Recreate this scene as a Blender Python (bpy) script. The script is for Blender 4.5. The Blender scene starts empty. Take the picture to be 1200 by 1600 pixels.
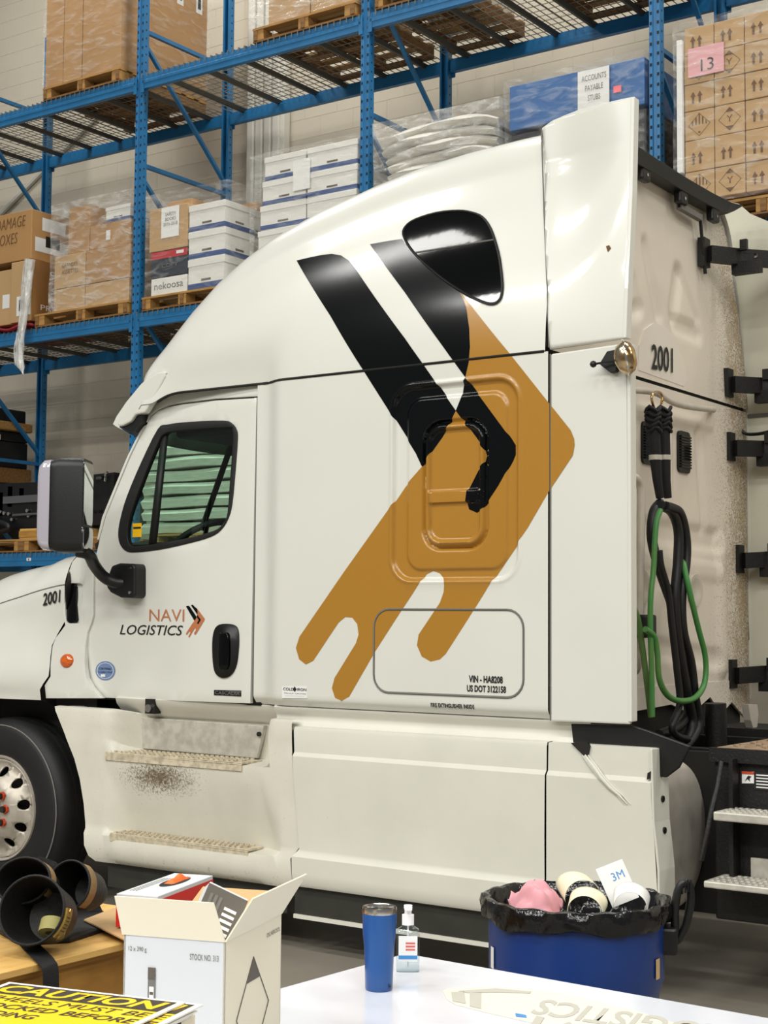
import bpy, bmesh, math, random
from mathutils import Vector, Matrix
random.seed(7)
R = math.radians
S = bpy.context.scene
COL = S.collection

# ------------------------------------------------------------------ camera
F = 2372.7
CAM = Vector((0.0, -6.0, 1.65))
PITCH, YAW, ROLL = R(4.0177), R(35.2044), R(0.4521)
_f = Vector((-math.sin(YAW) * math.cos(PITCH), math.cos(YAW) * math.cos(PITCH), math.sin(PITCH)))
_r = Vector((math.cos(YAW), math.sin(YAW), 0))
_u = _r.cross(_f)
CR = math.cos(ROLL) * _r + math.sin(ROLL) * _u
CU = -math.sin(ROLL) * _r + math.cos(ROLL) * _u
cd = bpy.data.cameras.new('camera')
cd.sensor_fit = 'VERTICAL'
cd.sensor_height = 24.0
cd.lens = F / 1600 * 24.0
cd.clip_end = 200
cam = bpy.data.objects.new('camera', cd)
COL.objects.link(cam)
m3 = Matrix((CR, CU, -_f)).transposed()
cam.matrix_world = Matrix.Translation(CAM) @ m3.to_4x4()
S.camera = cam

# ------------------------------------------------------------------ world and lamps
w = bpy.data.worlds.new('hall_light')
S.world = w
w.use_nodes = True
bg = w.node_tree.nodes['Background']
bg.inputs[0].default_value = (1.0, 0.985, 0.94, 1)
bg.inputs[1].default_value = 0.20


def area(name, loc, size, power, rot=(0, 0, 0), col=(1, 0.988, 0.94)):
    l = bpy.data.lights.new(name, 'AREA')
    l.shape = 'RECTANGLE'
    l.size, l.size_y = size
    l.energy = power
    l.color = col
    o = bpy.data.objects.new(name, l)
    o.location = loc
    o.rotation_euler = rot
    COL.objects.link(o)


for x in (-11.0, -6.0, -1.0, 4.0, 9.0):  # far right column added to brighten rear-facing surfaces
    for y, p in ((2.9, 200), (-6.5, 240), (-11.5, 420), (-16.5, 420)):  # unseen rows behind the camera added as frontal fill for the truck side
        area('ceiling_fill_lamp', (x, y, 10.5), (2.6, 0.8), p)
S.view_settings.view_transform = 'Standard'
S.view_settings.look = 'None'
S.view_settings.exposure = 0.0
S.view_settings.gamma = 1.0
S.view_settings.use_curve_mapping = False


# ------------------------------------------------------------------ measuring helpers: a sight line met with a real plane
def ray(px, py):
    return _f + CR * ((px - 600) / F) - CU * ((py - 800) / F)


def aY(px, py, Y=0.0):
    r = ray(px, py)
    return CAM + r * ((Y - CAM.y) / r.y)


def aX(px, py, X):
    r = ray(px, py)
    return CAM + r * ((X - CAM.x) / r.x)


def aZ(px, py, Z):
    r = ray(px, py)
    return CAM + r * ((Z - CAM.z) / r.z)


def aG(px, py, g):
    Y = 0.0
    for _ in range(25):
        p = aY(px, py, Y)
        Y = 0.5 * Y + 0.5 * g(p.x, p.z)
    return aY(px, py, Y)


def zp(pts, ox, oy, s):
    """points read in an enlarged crop, back in photograph pixels"""
    return [(ox + x / s, oy + y / s) for x, y in pts]


def sm(t):
    t = max(0.0, min(1.0, t))
    return t * t * (3 - 2 * t)


def lerp(a, b, t):
    return a + (b - a) * t


def interp(tab, x):
    if x <= tab[0][0]:
        return tab[0][1]
    for (a, b), (c, d) in zip(tab, tab[1:]):
        if x <= c:
            return b + (d - b) * (x - a) / (c - a)
    return tab[-1][1]


def catmull(pts, n=6, closed=False):
    P = [Vector(p) for p in pts]
    out = []
    N = len(P)
    for i in range(N if closed else N - 1):
        if closed:
            a, b, c, d = P[(i - 1) % N], P[i], P[(i + 1) % N], P[(i + 2) % N]
        else:
            a, b, c, d = P[max(i - 1, 0)], P[i], P[i + 1], P[min(i + 2, N - 1)]
        for k in range(n):
            t = k / n
            out.append(0.5 * ((2 * b) + (c - a) * t + (2 * a - 5 * b + 4 * c - d) * t * t + (3 * b - a - 3 * c + d) * t ** 3))
    if not closed:
        out.append(P[-1])
    return out


# ------------------------------------------------------------------ materials
def lin(h):
    c = [int(h[i:i + 2], 16) / 255 for i in (0, 2, 4)]
    return tuple(x / 12.92 if x <= 0.04045 else ((x + 0.055) / 1.055) ** 2.4 for x in c)


MATS = {}


def mat(name, hexc, rough=0.5, metal=0.0, var=0.0, vscale=6.0, hex2=None, bump=0.0, bscale=60.0, coat=0.0, spec=0.5, stretch=None, detail=4.0):
    m = bpy.data.materials.new(name)
    m.use_nodes = True
    nt = m.node_tree
    b = nt.nodes['Principled BSDF']
    c = lin(hexc)
    b.inputs['Base Color'].default_value = (*c, 1)
    b.inputs['Roughness'].default_value = rough
    b.inputs['Metallic'].default_value = metal
    b.inputs['Coat Weight'].default_value = coat
    b.inputs['Coat Roughness'].default_value = 0.06
    b.inputs['Specular IOR Level'].default_value = spec
    if var > 0 or hex2 or bump > 0:
        tc = nt.nodes.new('ShaderNodeTexCoord')
        src = tc.outputs['Object']
        if stretch:
            mp = nt.nodes.new('ShaderNodeMapping')
            mp.inputs['Scale'].default_value = stretch
            nt.links.new(src, mp.inputs[0])
            src = mp.outputs[0]
    if var > 0 or hex2:
        n = nt.nodes.new('ShaderNodeTexNoise')
        n.inputs['Scale'].default_value = vscale
        n.inputs['Detail'].default_value = detail
        nt.links.new(src, n.inputs['Vector'])
        rp = nt.nodes.new('ShaderNodeValToRGB')
        if hex2:
            d = lin(hex2)
        else:
            d = tuple(x * (1 - var) for x in c)
        rp.color_ramp.elements[0].color = (*d, 1)
        rp.color_ramp.elements[1].color = (*c, 1)
        rp.color_ramp.elements[0].position = 0.33
        rp.color_ramp.elements[1].position = 0.62
        nt.links.new(n.outputs['Fac'], rp.inputs[0])
        nt.links.new(rp.outputs[0], b.inputs['Base Color'])
    if bump > 0:
        n2 = nt.nodes.new('ShaderNodeTexNoise')
        n2.inputs['Scale'].default_value = bscale
        n2.inputs['Detail'].default_value = 3
        nt.links.new(src, n2.inputs['Vector'])
        bp = nt.nodes.new('ShaderNodeBump')
        bp.inputs['Strength'].default_value = bump
        bp.inputs['Distance'].default_value = 0.01
        nt.links.new(n2.outputs['Fac'], bp.inputs['Height'])
        nt.links.new(bp.outputs[0], b.inputs['Normal'])
    MATS[name] = m
    return m


def dirt(m, hexc, scale, lo, hi, axis=None, a0=0.0, a1=1.0, sphere=None):
    """dried road dirt: speckle of its own colour, limited to a band along an axis or to a patch"""
    nt = m.node_tree
    b = nt.nodes['Principled BSDF']
    tc = nt.nodes.new('ShaderNodeTexCoord')
    n = nt.nodes.new('ShaderNodeTexNoise')
    n.inputs['Scale'].default_value = scale
    n.inputs['Detail'].default_value = 5
    n.inputs['Roughness'].default_value = 0.75
    nt.links.new(tc.outputs['Object'], n.inputs['Vector'])
    fac = n.outputs['Fac']
    if axis is not None or sphere:
        if sphere:
            (cx, cy, cz), (sx, sy, sz) = sphere
            mp = nt.nodes.new('ShaderNodeMapping')
            mp.inputs['Location'].default_value = (-cx / sx, -cy / sy, -cz / sz)
            mp.inputs['Scale'].default_value = (1 / sx, 1 / sy, 1 / sz)
            nt.links.new(tc.outputs['Object'], mp.inputs[0])
            vm = nt.nodes.new('ShaderNodeVectorMath')
            vm.operation = 'LENGTH'
            nt.links.new(mp.outputs[0], vm.inputs[0])
            pos = vm.outputs['Value']
            a0, a1 = 1.0, 0.0
        else:
            sx = nt.nodes.new('ShaderNodeSeparateXYZ')
            nt.links.new(tc.outputs['Object'], sx.inputs[0])
            pos = sx.outputs[axis]
        mr = nt.nodes.new('ShaderNodeMapRange')
        mr.inputs['From Min'].default_value = a0
        mr.inputs['From Max'].default_value = a1
        mr.inputs['To Min'].default_value = -0.35
        mr.inputs['To Max'].default_value = 0.0
        nt.links.new(pos, mr.inputs[0])
        ad = nt.nodes.new('ShaderNodeMath')
        nt.links.new(fac, ad.inputs[0])
        nt.links.new(mr.outputs[0], ad.inputs[1])
        fac = ad.outputs[0]
    rp = nt.nodes.new('ShaderNodeValToRGB')
    rp.color_ramp.elements[0].position = lo
    rp.color_ramp.elements[1].position = hi
    nt.links.new(fac, rp.inputs[0])
    mx = nt.nodes.new('ShaderNodeMix')
    mx.data_type = 'RGBA'
    bc = b.inputs['Base Color']
    if bc.is_linked:
        nt.links.new(bc.links[0].from_socket, mx.inputs[6])
    else:
        mx.inputs[6].default_value = bc.default_value[:]
    mx.inputs[7].default_value = (*lin(hexc), 1)
    nt.links.new(rp.outputs[0], mx.inputs[0])
    nt.links.new(mx.outputs[2], bc)
    return m


def film(name, alpha=0.3, tint='f2f2ee', scale=9.0, stretch=(1, 1, 6), lo=0.42, hi=0.68, rough=0.16):
    """stretch wrap: mostly clear with milky streaks where it lies in several layers"""
    m = bpy.data.materials.new(name)
    m.use_nodes = True
    nt = m.node_tree
    for n in list(nt.nodes):
        nt.nodes.remove(n)
    out = nt.nodes.new('ShaderNodeOutputMaterial')
    tr = nt.nodes.new('ShaderNodeBsdfTransparent')
    pb = nt.nodes.new('ShaderNodeBsdfPrincipled')
    pb.inputs['Base Color'].default_value = (*lin(tint), 1)
    pb.inputs['Roughness'].default_value = rough
    pb.inputs['Specular IOR Level'].default_value = 1.0
    tc = nt.nodes.new('ShaderNodeTexCoord')
    mp = nt.nodes.new('ShaderNodeMapping')
    mp.inputs['Scale'].default_value = stretch
    mp.inputs['Rotation'].default_value = (0.15, 0.2, 0)
    nt.links.new(tc.outputs['Object'], mp.inputs[0])
    n = nt.nodes.new('ShaderNodeTexNoise')
    n.inputs['Scale'].default_value = scale
    n.inputs['Detail'].default_value = 5
    n.inputs['Distortion'].default_value = 0.8
    nt.links.new(mp.outputs[0], n.inputs['Vector'])
    mr = nt.nodes.new('ShaderNodeMapRange')
    mr.inputs['From Min'].default_value = lo
    mr.inputs['From Max'].default_value = hi
    mr.inputs['To Min'].default_value = alpha * 0.35
    mr.inputs['To Max'].default_value = min(1.0, alpha * 2.2)
    nt.links.new(n.outputs['Fac'], mr.inputs[0])
    bp = nt.nodes.new('ShaderNodeBump')
    bp.inputs['Strength'].default_value = 0.7
    bp.inputs['Distance'].default_value = 0.05
    nt.links.new(n.outputs['Fac'], bp.inputs['Height'])
    nt.links.new(bp.outputs[0], pb.inputs['Normal'])
    mx = nt.nodes.new('ShaderNodeMixShader')
    nt.links.new(mr.outputs[0], mx.inputs[0])
    nt.links.new(tr.outputs[0], mx.inputs[1])
    nt.links.new(pb.outputs[0], mx.inputs[2])
    nt.links.new(mx.outputs[0], out.inputs[0])
    MATS[name] = m
    return m


def glass(name, tint, gloss=0.10, gcol=(1, 1, 1)):
    m = bpy.data.materials.new(name)
    m.use_nodes = True
    nt = m.node_tree
    for n in list(nt.nodes):
        nt.nodes.remove(n)
    out = nt.nodes.new('ShaderNodeOutputMaterial')
    tr = nt.nodes.new('ShaderNodeBsdfTransparent')
    tr.inputs[0].default_value = (*lin(tint), 1)
    gl = nt.nodes.new('ShaderNodeBsdfGlossy')
    gl.inputs['Roughness'].default_value = 0.02
    gl.inputs['Color'].default_value = (*gcol, 1)
    fr = nt.nodes.new('ShaderNodeLayerWeight')
    fr.inputs[0].default_value = 0.5
    pw = nt.nodes.new('ShaderNodeMath')
    pw.operation = 'POWER'
    pw.inputs[1].default_value = 5.0
    nt.links.new(fr.outputs['Facing'], pw.inputs[0])
    ml = nt.nodes.new('ShaderNodeMath')
    ml.operation = 'MULTIPLY_ADD'
    ml.inputs[1].default_value = 0.8
    ml.inputs[2].default_value = gloss * 0.3
    nt.links.new(pw.outputs[0], ml.inputs[0])
    mx = nt.nodes.new('ShaderNodeMixShader')
    nt.links.new(ml.outputs[0], mx.inputs[0])
    nt.links.new(tr.outputs[0], mx.inputs[1])
    nt.links.new(gl.outputs[0], mx.inputs[2])
    nt.links.new(mx.outputs[0], out.inputs[0])
    MATS[name] = m
    return m


mat('paint', 'dadad1', 0.28, coat=0.6, var=0.03, vscale=1.5)
mat('paint_low', 'd5d3c7', 0.42, var=0.06, vscale=3.0, bump=0.03, bscale=200)
dirt(MATS['paint_low'], '4a4030', 90, 0.70, 0.76)
mat('paint_step', 'd5d2c4', 0.42, var=0.08, vscale=4.0)
dirt(MATS['paint_step'], '6a5a44', 90, 0.28, 0.46, sphere=((-1.17, -1.23, 0.80), (0.40, 0.9, 0.15)))
dirt(MATS['paint_step'], '6a5a44', 60, 0.47, 0.62, axis=2, a0=0.62, a1=0.22)
mat('rear_paint', 'e0d6c7', 0.4, var=0.08, vscale=3.0)
dirt(MATS['rear_paint'], '7d6a4c', 110, 0.43, 0.50, axis=1, a0=0.1, a1=1.15)
dirt(MATS['rear_paint'], '9c8560', 7, 0.42, 0.72, axis=1, a0=0.45, a1=1.0)
mat('rear_paint_clean', 'e2dacd', 0.35)
mat('ext_inner', 'cfccb9', 0.5, var=0.05, vscale=4.0)
dirt(MATS['ext_inner'], '6b6350', 70, 0.66, 0.71)
mat('seam', '15130f', 0.7)
mat('rubber', '0b0b09', 0.6, bump=0.1, bscale=40)
mat('lip', '2c2c25', 0.6, var=0.3, vscale=8)
mat('black_plastic', '080909', 0.45, bump=0.05, bscale=150)
mat('black_gloss', '050607', 0.05, spec=0.22)
mat('black_vinyl', '06080a', 0.14, spec=0.28)
mat('gold_vinyl', 'a8782a', 0.25, coat=0.2)
mat('copper_vinyl', 'b5714a', 0.35)
mat('black_print', '141312', 0.6)
mat('grey_print', '6f6d68', 0.7)
mat('brown_print', '6b4a2a', 0.8)
mat('white_sticker', 'e6e6e4', 0.4)
mat('blue_sticker', '6d83ad', 0.4)
mat('yellow_sticker', 'f0b80c', 0.4)
mat('orange_lens', 'e0640c', 0.15, var=0.35, vscale=60, coat=1.0)
mat('chrome', 'd8d4cc', 0.12, metal=1.0)
mat('brass_chrome', 'b98a48', 0.16, metal=1.0, hex2='d8c8a8', vscale=25)
mat('tank_metal', 'cdc5b8', 0.42, metal=0.2, var=0.2, vscale=6, bump=0.05, bscale=80)
mat('alu', 'cbc7bc', 0.45, metal=0.25, var=0.25, vscale=20)
mat('tread_metal', 'd0c4aa', 0.5, metal=0.1, var=0.35, vscale=40)
mat('deck_plate', 'b29a80', 0.5, metal=0.4, var=0.3, vscale=20)
mat('dark_steel', '0b0a08', 0.55, var=0.4, vscale=15, bump=0.2, bscale=90)
dirt(MATS['dark_steel'], '6d675c', 140, 0.64, 0.72)
mat('interior', '2a2c2a', 0.7)
mat('interior_dark', '121413', 0.7)
mat('seat_fabric', '33332f', 0.9)
mat('tyre', '0f0f11', 0.62, var=0.3, vscale=12, bump=0.06, bscale=90)
mat('rim_metal', 'bdb5a8', 0.42, metal=0.35, var=0.18, vscale=14)
mat('hub', '2a241e', 0.6, var=0.5, vscale=30)
mat('lug_red', 'c4441f', 0.45)
mat('hose_black', '0c0c0f', 0.5, bump=0.15, bscale=120)
mat('hose_green', '5a7a40', 0.45, hex2='4f7038', vscale=12)
mat('hose_green_b', '3f8440', 0.45, hex2='54813f', vscale=8)
mat('mirror_glass', 'cfd6d4', 0.02, metal=1.0)
mat('clear_lens', 'e6e0ea', 0.08, coat=1.0)
mat('lamp_white', 'c9c4d0', 0.08, metal=0.35, coat=1.0)
glass('cab_glass', 'dcf3e6', 0.12)
glass('shield_glass', 'd6f2e4', 0.08)
glass('clear_plastic', 'eef4f6', 0.15)
mat('concrete', '8f887c', 0.45, var=0.22, vscale=1.3, bump=0.06, bscale=60, detail=8)
mat('wall_paint', 'cdc4b2', 0.75, var=0.05, vscale=2.0, bump=0.12, bscale=70)
mat('wall_joint', 'cac1af', 0.78)
mat('wall_white', 'd4d1c6', 0.6, var=0.04)
mat('rack_blue', '2172a8', 0.42, var=0.16, vscale=7)
mat('rack_hole', '0a1420', 0.8)
mat('galv', '8d8a80', 0.45, metal=0.6, var=0.2, vscale=20)
mat('deck_channel', '57544c', 0.5, metal=0.5)
mat('wood', 'b78a4c', 0.75, var=0.3, vscale=5, stretch=(1, 8, 8), bump=0.15, bscale=30)
mat('wood_dark', '8a6234', 0.75, var=0.35, vscale=5, stretch=(1, 8, 8), bump=0.15, bscale=30)
mat('plywood', 'd6ae66', 0.65, hex2='bf914a', vscale=2.2, stretch=(1.2, 8, 8), bump=0.08, bscale=30)
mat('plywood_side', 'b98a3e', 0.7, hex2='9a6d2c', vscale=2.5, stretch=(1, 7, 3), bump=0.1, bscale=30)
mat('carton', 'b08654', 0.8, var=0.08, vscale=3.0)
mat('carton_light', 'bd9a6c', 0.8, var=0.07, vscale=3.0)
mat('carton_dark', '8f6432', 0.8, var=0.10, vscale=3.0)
mat('carton_white', 'e4e2da', 0.7, var=0.03)
mat('carton_blue', '1f5f9e', 0.5)
mat('carton_navy', '1d2836', 0.6)
mat('carton_red', 'b8222c', 0.55)
mat('carton_tape', 'caa878', 0.3)
mat('tape_blue', '3b5284', 0.5)
mat('paper', 'e9e8e4', 0.7)
mat('paper_pink', 'e3a9ad', 0.7)
mat('label_pink', 'ff6f78', 0.5)
mat('purple', '5a3c9a', 0.6)
mat('sheet_white', 'e4e0d6', 0.4, var=0.18, vscale=9, stretch=(1, 1, 8))
mat('dark_goods', '0f1012', 0.45, var=0.4, vscale=8, bump=0.3, bscale=20)
mat('red_cloth', '8e1424', 0.7, bump=0.4, bscale=14)
film('wrap', 0.13, scale=4.5, stretch=(1.2, 1.2, 3.5), lo=0.47, hi=0.78)
film('wrap_heavy', 0.24, scale=5.0, stretch=(1.2, 1.2, 3.2), lo=0.46, hi=0.80)
film('wrap_light', 0.10)
film('wrap_rope', 0.5, scale=5, stretch=(3, 3, 1))
mat('table_top', 'd6d9e2', 0.2, coat=0.3)
mat('table_edge', 'd0d2d6', 0.5)
mat('steel_leg', '75777a', 0.4, metal=0.6)
mat('box_white', 'cccfd2', 0.6)
mat('box_flap', 'e4dcc6', 0.65)
mat('box_print', '5a544c', 0.6)
mat('glove_orange', 'f06a20', 0.5)
mat('box_red', 'd0261e', 0.5)
mat('sign_yellow', 'f2cf0a', 0.28, coat=0.3)
mat('sign_white', 'ece9df', 0.4)
mat('sign_dark', '2e2416', 0.4)
mat('tumbler_blue', '0a4a8c', 0.32, coat=0.2)
mat('steel', 'c9c4be', 0.2, metal=1.0)
mat('can_blue', '0d3478', 0.34, var=0.1, vscale=4)
mat('bag', '0d0d10', 0.16, bump=0.5, bscale=26)
mat('cloth_pink', 'd99aa2', 0.9, bump=0.4, bscale=18)
mat('paper_cream', 'e6dfc0', 0.7)
mat('transfer_sheet', 'dfdccb', 0.35)
mat('leather', '0b0a09', 0.6, bump=0.2, bscale=60)
mat('webbing', '0c0c0f', 0.7, bump=0.2, bscale=160)
mat('tan_band', '8a7048', 0.8, bump=0.3, bscale=60)
mat('gold_label', '9a7c2e', 0.5, var=0.3, vscale=40)
mat('khaki', '8f8850', 0.7)
mat('blue_cord', '2f6fc0', 0.6)
mat('pump_white', 'f0eeee', 0.35)
mat('label_blue', '3d86c6', 0.5)
mat('label_red', 'd8625c', 0.5)


# ------------------------------------------------------------------ mesh builder
class MB:
    def __init__(s):
        s.v, s.f = [], []

    def add(s, v, f):
        o = len(s.v)
        s.v += [tuple(p) for p in v]
        s.f += [tuple(i + o for i in q) for q in f]
        return s

    def box(s, x0, x1, y0, y1, z0, z1, M=None):
        v = [Vector((x, y, z)) for x in (x0, x1) for y in (y0, y1) for z in (z0, z1)]
        if M:
            v = [M @ p for p in v]
        return s.add(v, [(0, 1, 3, 2), (4, 6, 7, 5), (0, 4, 5, 1), (2, 3, 7, 6), (0, 2, 6, 4), (1, 5, 7, 3)])

    def cbox(s, c, d, M=None):
        return s.box(c[0] - d[0] / 2, c[0] + d[0] / 2, c[1] - d[1] / 2, c[1] + d[1] / 2, c[2] - d[2] / 2, c[2] + d[2] / 2, M)

    def loft(s, rings, closed=True, cap=True):
        n = len(rings[0])
        v = [p for r in rings for p in r]
        f = []
        for i in range(len(rings) - 1):
            for k in range(n if closed else n - 1):
                a, b = i * n + k, i * n + (k + 1) % n
                f.append((a, b, b + n, a + n))
        if cap and closed:
            f.append(tuple(range(n - 1, -1, -1)))
            f.append(tuple((len(rings) - 1) * n + k for k in range(n)))
        return s.add(v, f)

    def tube(s, path, r, n=8, cap=True, closed=False):
        P = [Vector(p) for p in path]
        N = len(P)
        rr = r if isinstance(r, (list, tuple)) else [r] * N
        rings = []
        up = None
        for i in range(N):
            t = (P[(i + 1) % N] - P[(i - 1) % N]) if closed else (P[min(i + 1, N - 1)] - P[max(i - 1, 0)])
            t.normalize()
            if up is None:
                up = t.orthogonal().normalized()
            up = (up - t * up.dot(t))
            if up.length < 1e-6:
                up = t.orthogonal()
            up.normalize()
            sd = t.cross(up)
            rings.append([P[i] + (up * math.cos(a) + sd * math.sin(a)) * rr[i] for a in [2 * math.pi * k / n for k in range(n)]])
        if closed:
            rings.append(rings[0])
            return s.loft(rings, cap=False)
        return s.loft(rings, cap=cap)

    def cyl(s, a, b, r, n=16, r2=None):
        return s.tube([a, b], [r, r if r2 is None else r2], n)

    def lathe(s, prof, n=32, M=None, cap=False, a0=0.0, a1=None):
        """profile of (radius, height) turned round the local z axis"""
        full = a1 is None
        m = n if full else n + 1
        rings = []
        for k in range(m):
            a = a0 + (2 * math.pi if full else (a1 - a0)) * k / n
            rings.append([Vector((r * math.cos(a), r * math.sin(a), z)) for r, z in prof])
        if full:
            rings.append(rings[0])
        if M:
            rings = [[M @ p for p in r] for r in rings]
        L = len(prof)
        v = [p for r in rings for p in r]
        f = []
        for i in range(len(rings) - 1):
            for k in range(L - 1):
                a, b = i * L + k, i * L + k + 1
                f.append((a, a + L, b + L, b))
        return s.add(v, f)

    def grid(s, fn, nu, nv):
        v = [fn(i / nu, j / nv) for i in range(nu + 1) for j in range(nv + 1)]
        f = [(i * (nv + 1) + j, (i + 1) * (nv + 1) + j, (i + 1) * (nv + 1) + j + 1, i * (nv + 1) + j + 1) for i in range(nu) for j in range(nv)]
        return s.add(v, f)

    def prism(s, poly, fn0, fn1):
        """outline poly carried to two faces by fn0 and fn1 (2-D point to 3-D)"""
        n = len(poly)
        v = [fn0(p) for p in poly] + [fn1(p) for p in poly]
        f = [tuple(range(n - 1, -1, -1)), tuple(range(n, 2 * n))]
        f += [(i, (i + 1) % n, (i + 1) % n + n, i + n) for i in range(n)]
        return s.add(v, f)

    def mesh(s, name, m=None, smooth=None, recalc=True):
        me = bpy.data.meshes.new(name)
        me.from_pydata([tuple(p) for p in s.v], [], s.f)
        if recalc:
            bm = bmesh.new()
            bm.from_mesh(me)
            bmesh.ops.remove_doubles(bm, verts=bm.verts, dist=1e-5)
            bmesh.ops.recalc_face_normals(bm, faces=bm.faces)
            bm.to_mesh(me)
            bm.free()
        finish(me, m, smooth)
        return me

    def build(s, name, m, parent=None, smooth=None, bevel=0.0, solid=0.0, recalc=True):
        o = link(name, s.mesh(name, m, smooth, recalc), parent)
        if solid:
            md = o.modifiers.new('solid', 'SOLIDIFY')
            md.thickness = abs(solid)
            md.offset = -1 if solid > 0 else 1
        if bevel:
            md = o.modifiers.new('bevel', 'BEVEL')
            md.width = bevel
            md.segments = 2
            md.limit_method = 'ANGLE'
        return o


def finish(me, m, smooth):
    if m:
        me.materials.append(MATS[m] if isinstance(m, str) else m)
    if smooth is not None:
        for p in me.polygons:
            p.use_smooth = True
        me.set_sharp_from_angle(angle=R(smooth))


def link(name, data, parent=None):
    o = bpy.data.objects.new(name, data)
    COL.objects.link(o)
    if parent is not None:
        o.parent = parent
        if parent.get('_w'):
            l = parent['_w']
            o.matrix_parent_inverse = Matrix.Translation((-l[0], -l[1], -l[2]))
            if data is not None:
                # keep mesh data in the frame of its thing so that object coordinates are local
                data.transform(Matrix.Translation((-l[0], -l[1], -l[2])))
                o.location = l
            o['_w'] = l
    return o


def tag(o, label=None, cat=None, group=None, kind=None):
    if label:
        o['label'] = label
    if cat:
        o['category'] = cat
    if group:
        o['group'] = group
    if kind:
        o['kind'] = kind
    return o


def thing(name, label, cat, loc=(0, 0, 0), rotz=0.0, group=None, world=False):
    o = bpy.data.objects.new(name, None)
    o.empty_display_size = 0.1
    COL.objects.link(o)
    o.location = loc
    o.rotation_euler = (0, 0, rotz)
    if world:
        o['_w'] = list(loc)
    return tag(o, label, cat, group)


def copy_tree(o, parent=None):
    c = o.copy()
    COL.objects.link(c)
    c.parent = parent
    for ch in list(o.children):
        copy_tree(ch, c)
    return c


def struct(o):
    o['kind'] = 'structure'
    return o


# flat outline filled, cut along grid lines and laid on a surface y = g(x, z)
def drape(name, outer, g, m, parent, holes=(), off=0.0, xs=None, zs=None, step=0.04, solid=0.0, smooth=40, bevel=0.0):
    bm = bmesh.new()
    edges = []
    for loop in [outer] + list(holes):
        vs = [bm.verts.new((p[0], 0, p[1])) for p in loop]
        edges += [bm.edges.new((vs[i], vs[(i + 1) % len(vs)])) for i in range(len(vs))]
    bmesh.ops.triangle_fill(bm, use_beauty=True, use_dissolve=False, edges=edges)
    x0, x1 = min(p[0] for p in outer), max(p[0] for p in outer)
    z0, z1 = min(p[1] for p in outer), max(p[1] for p in outer)
    if step:
        if xs is None:
            k = max(1, int((x1 - x0) / step))
            xs = [x0 + (x1 - x0) * i / k for i in range(1, k)]
        if zs is None:
            k = max(1, int((z1 - z0) / step))
            zs = [z0 + (z1 - z0) * i / k for i in range(1, k)]
        for x in xs:
            if x0 < x < x1:
                bmesh.ops.bisect_plane(bm, geom=bm.verts[:] + bm.edges[:] + bm.faces[:], plane_co=(x, 0, 0), plane_no=(1, 0, 0), dist=1e-6)
        for z in zs:
            if z0 < z < z1:
                bmesh.ops.bisect_plane(bm, geom=bm.verts[:] + bm.edges[:] + bm.faces[:], plane_co=(0, 0, z), plane_no=(0, 0, 1), dist=1e-6)
    for v in bm.verts:
        v.co.y = g(v.co.x, v.co.z) - off
    bm.normal_update()
    for f in bm.faces:
        if f.normal.y > 0:
            f.normal_flip()
    me = bpy.data.meshes.new(name)
    bm.to_mesh(me)
    bm.free()
    finish(me, m, smooth)
    o = link(name, me, parent)
    if solid:
        md = o.modifiers.new('solid', 'SOLIDIFY')
        md.thickness = solid
        md.offset = -1
    if bevel:
        md = o.modifiers.new('bevel', 'BEVEL')
        md.width = bevel
        md.segments = 2
        md.limit_method = 'ANGLE'
        md.angle_limit = R(50)
    return o


def pX(pts, g):
    """photograph outline to (x, z) on the surface y = g"""
    out = []
    for p in pts:
        q = aG(p[0], p[1], g)
        out.append((q.x, q.z))
    return out


def rrect(x0, x1, z0, z1, r, n=6):
    out = []
    for cx, cz, a in ((x1 - r, z1 - r, 0), (x0 + r, z1 - r, 90), (x0 + r, z0 + r, 180), (x1 - r, z0 + r, 270)):
        for k in range(n + 1):
            t = R(a + 90 * k / n)
            out.append((cx + r * math.cos(t), cz + r * math.sin(t)))
    return out


def text(name, s, fn, m, parent, bold=0.0, shear=0.0, space=1.0, align='LEFT', line=1.0):
    """lettering as a flat mesh; its bounding box is carried by fn(u, v), u and v from 0 to 1"""
    cu = bpy.data.curves.new('lettering', 'FONT')
    cu.body = s
    cu.offset = bold
    cu.shear = shear
    cu.space_character = space
    cu.space_line = line
    cu.align_x = align
    cu.resolution_u = 3
    ob = bpy.data.objects.new('lettering', cu)
    COL.objects.link(ob)
    dg = bpy.context.evaluated_depsgraph_get()
    me = bpy.data.meshes.new_from_object(ob.evaluated_get(dg))
    bpy.data.objects.remove(ob)
    bpy.data.curves.remove(cu)
    xs = [v.co.x for v in me.vertices]
    ys = [v.co.y for v in me.vertices]
    x0, x1, y0, y1 = min(xs), max(xs), min(ys), max(ys)
    for v in me.vertices:
        v.co = fn((v.co.x - x0) / (x1 - x0), (v.co.y - y0) / (y1 - y0))
    me.name = name
    me.materials.clear()
    finish(me, m, None)
    return link(name, me, parent)


def quadfn(o, ux, vy):
    o, ux, vy = Vector(o), Vector(ux), Vector(vy)
    return lambda u, v: o + ux * u + vy * v

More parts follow.
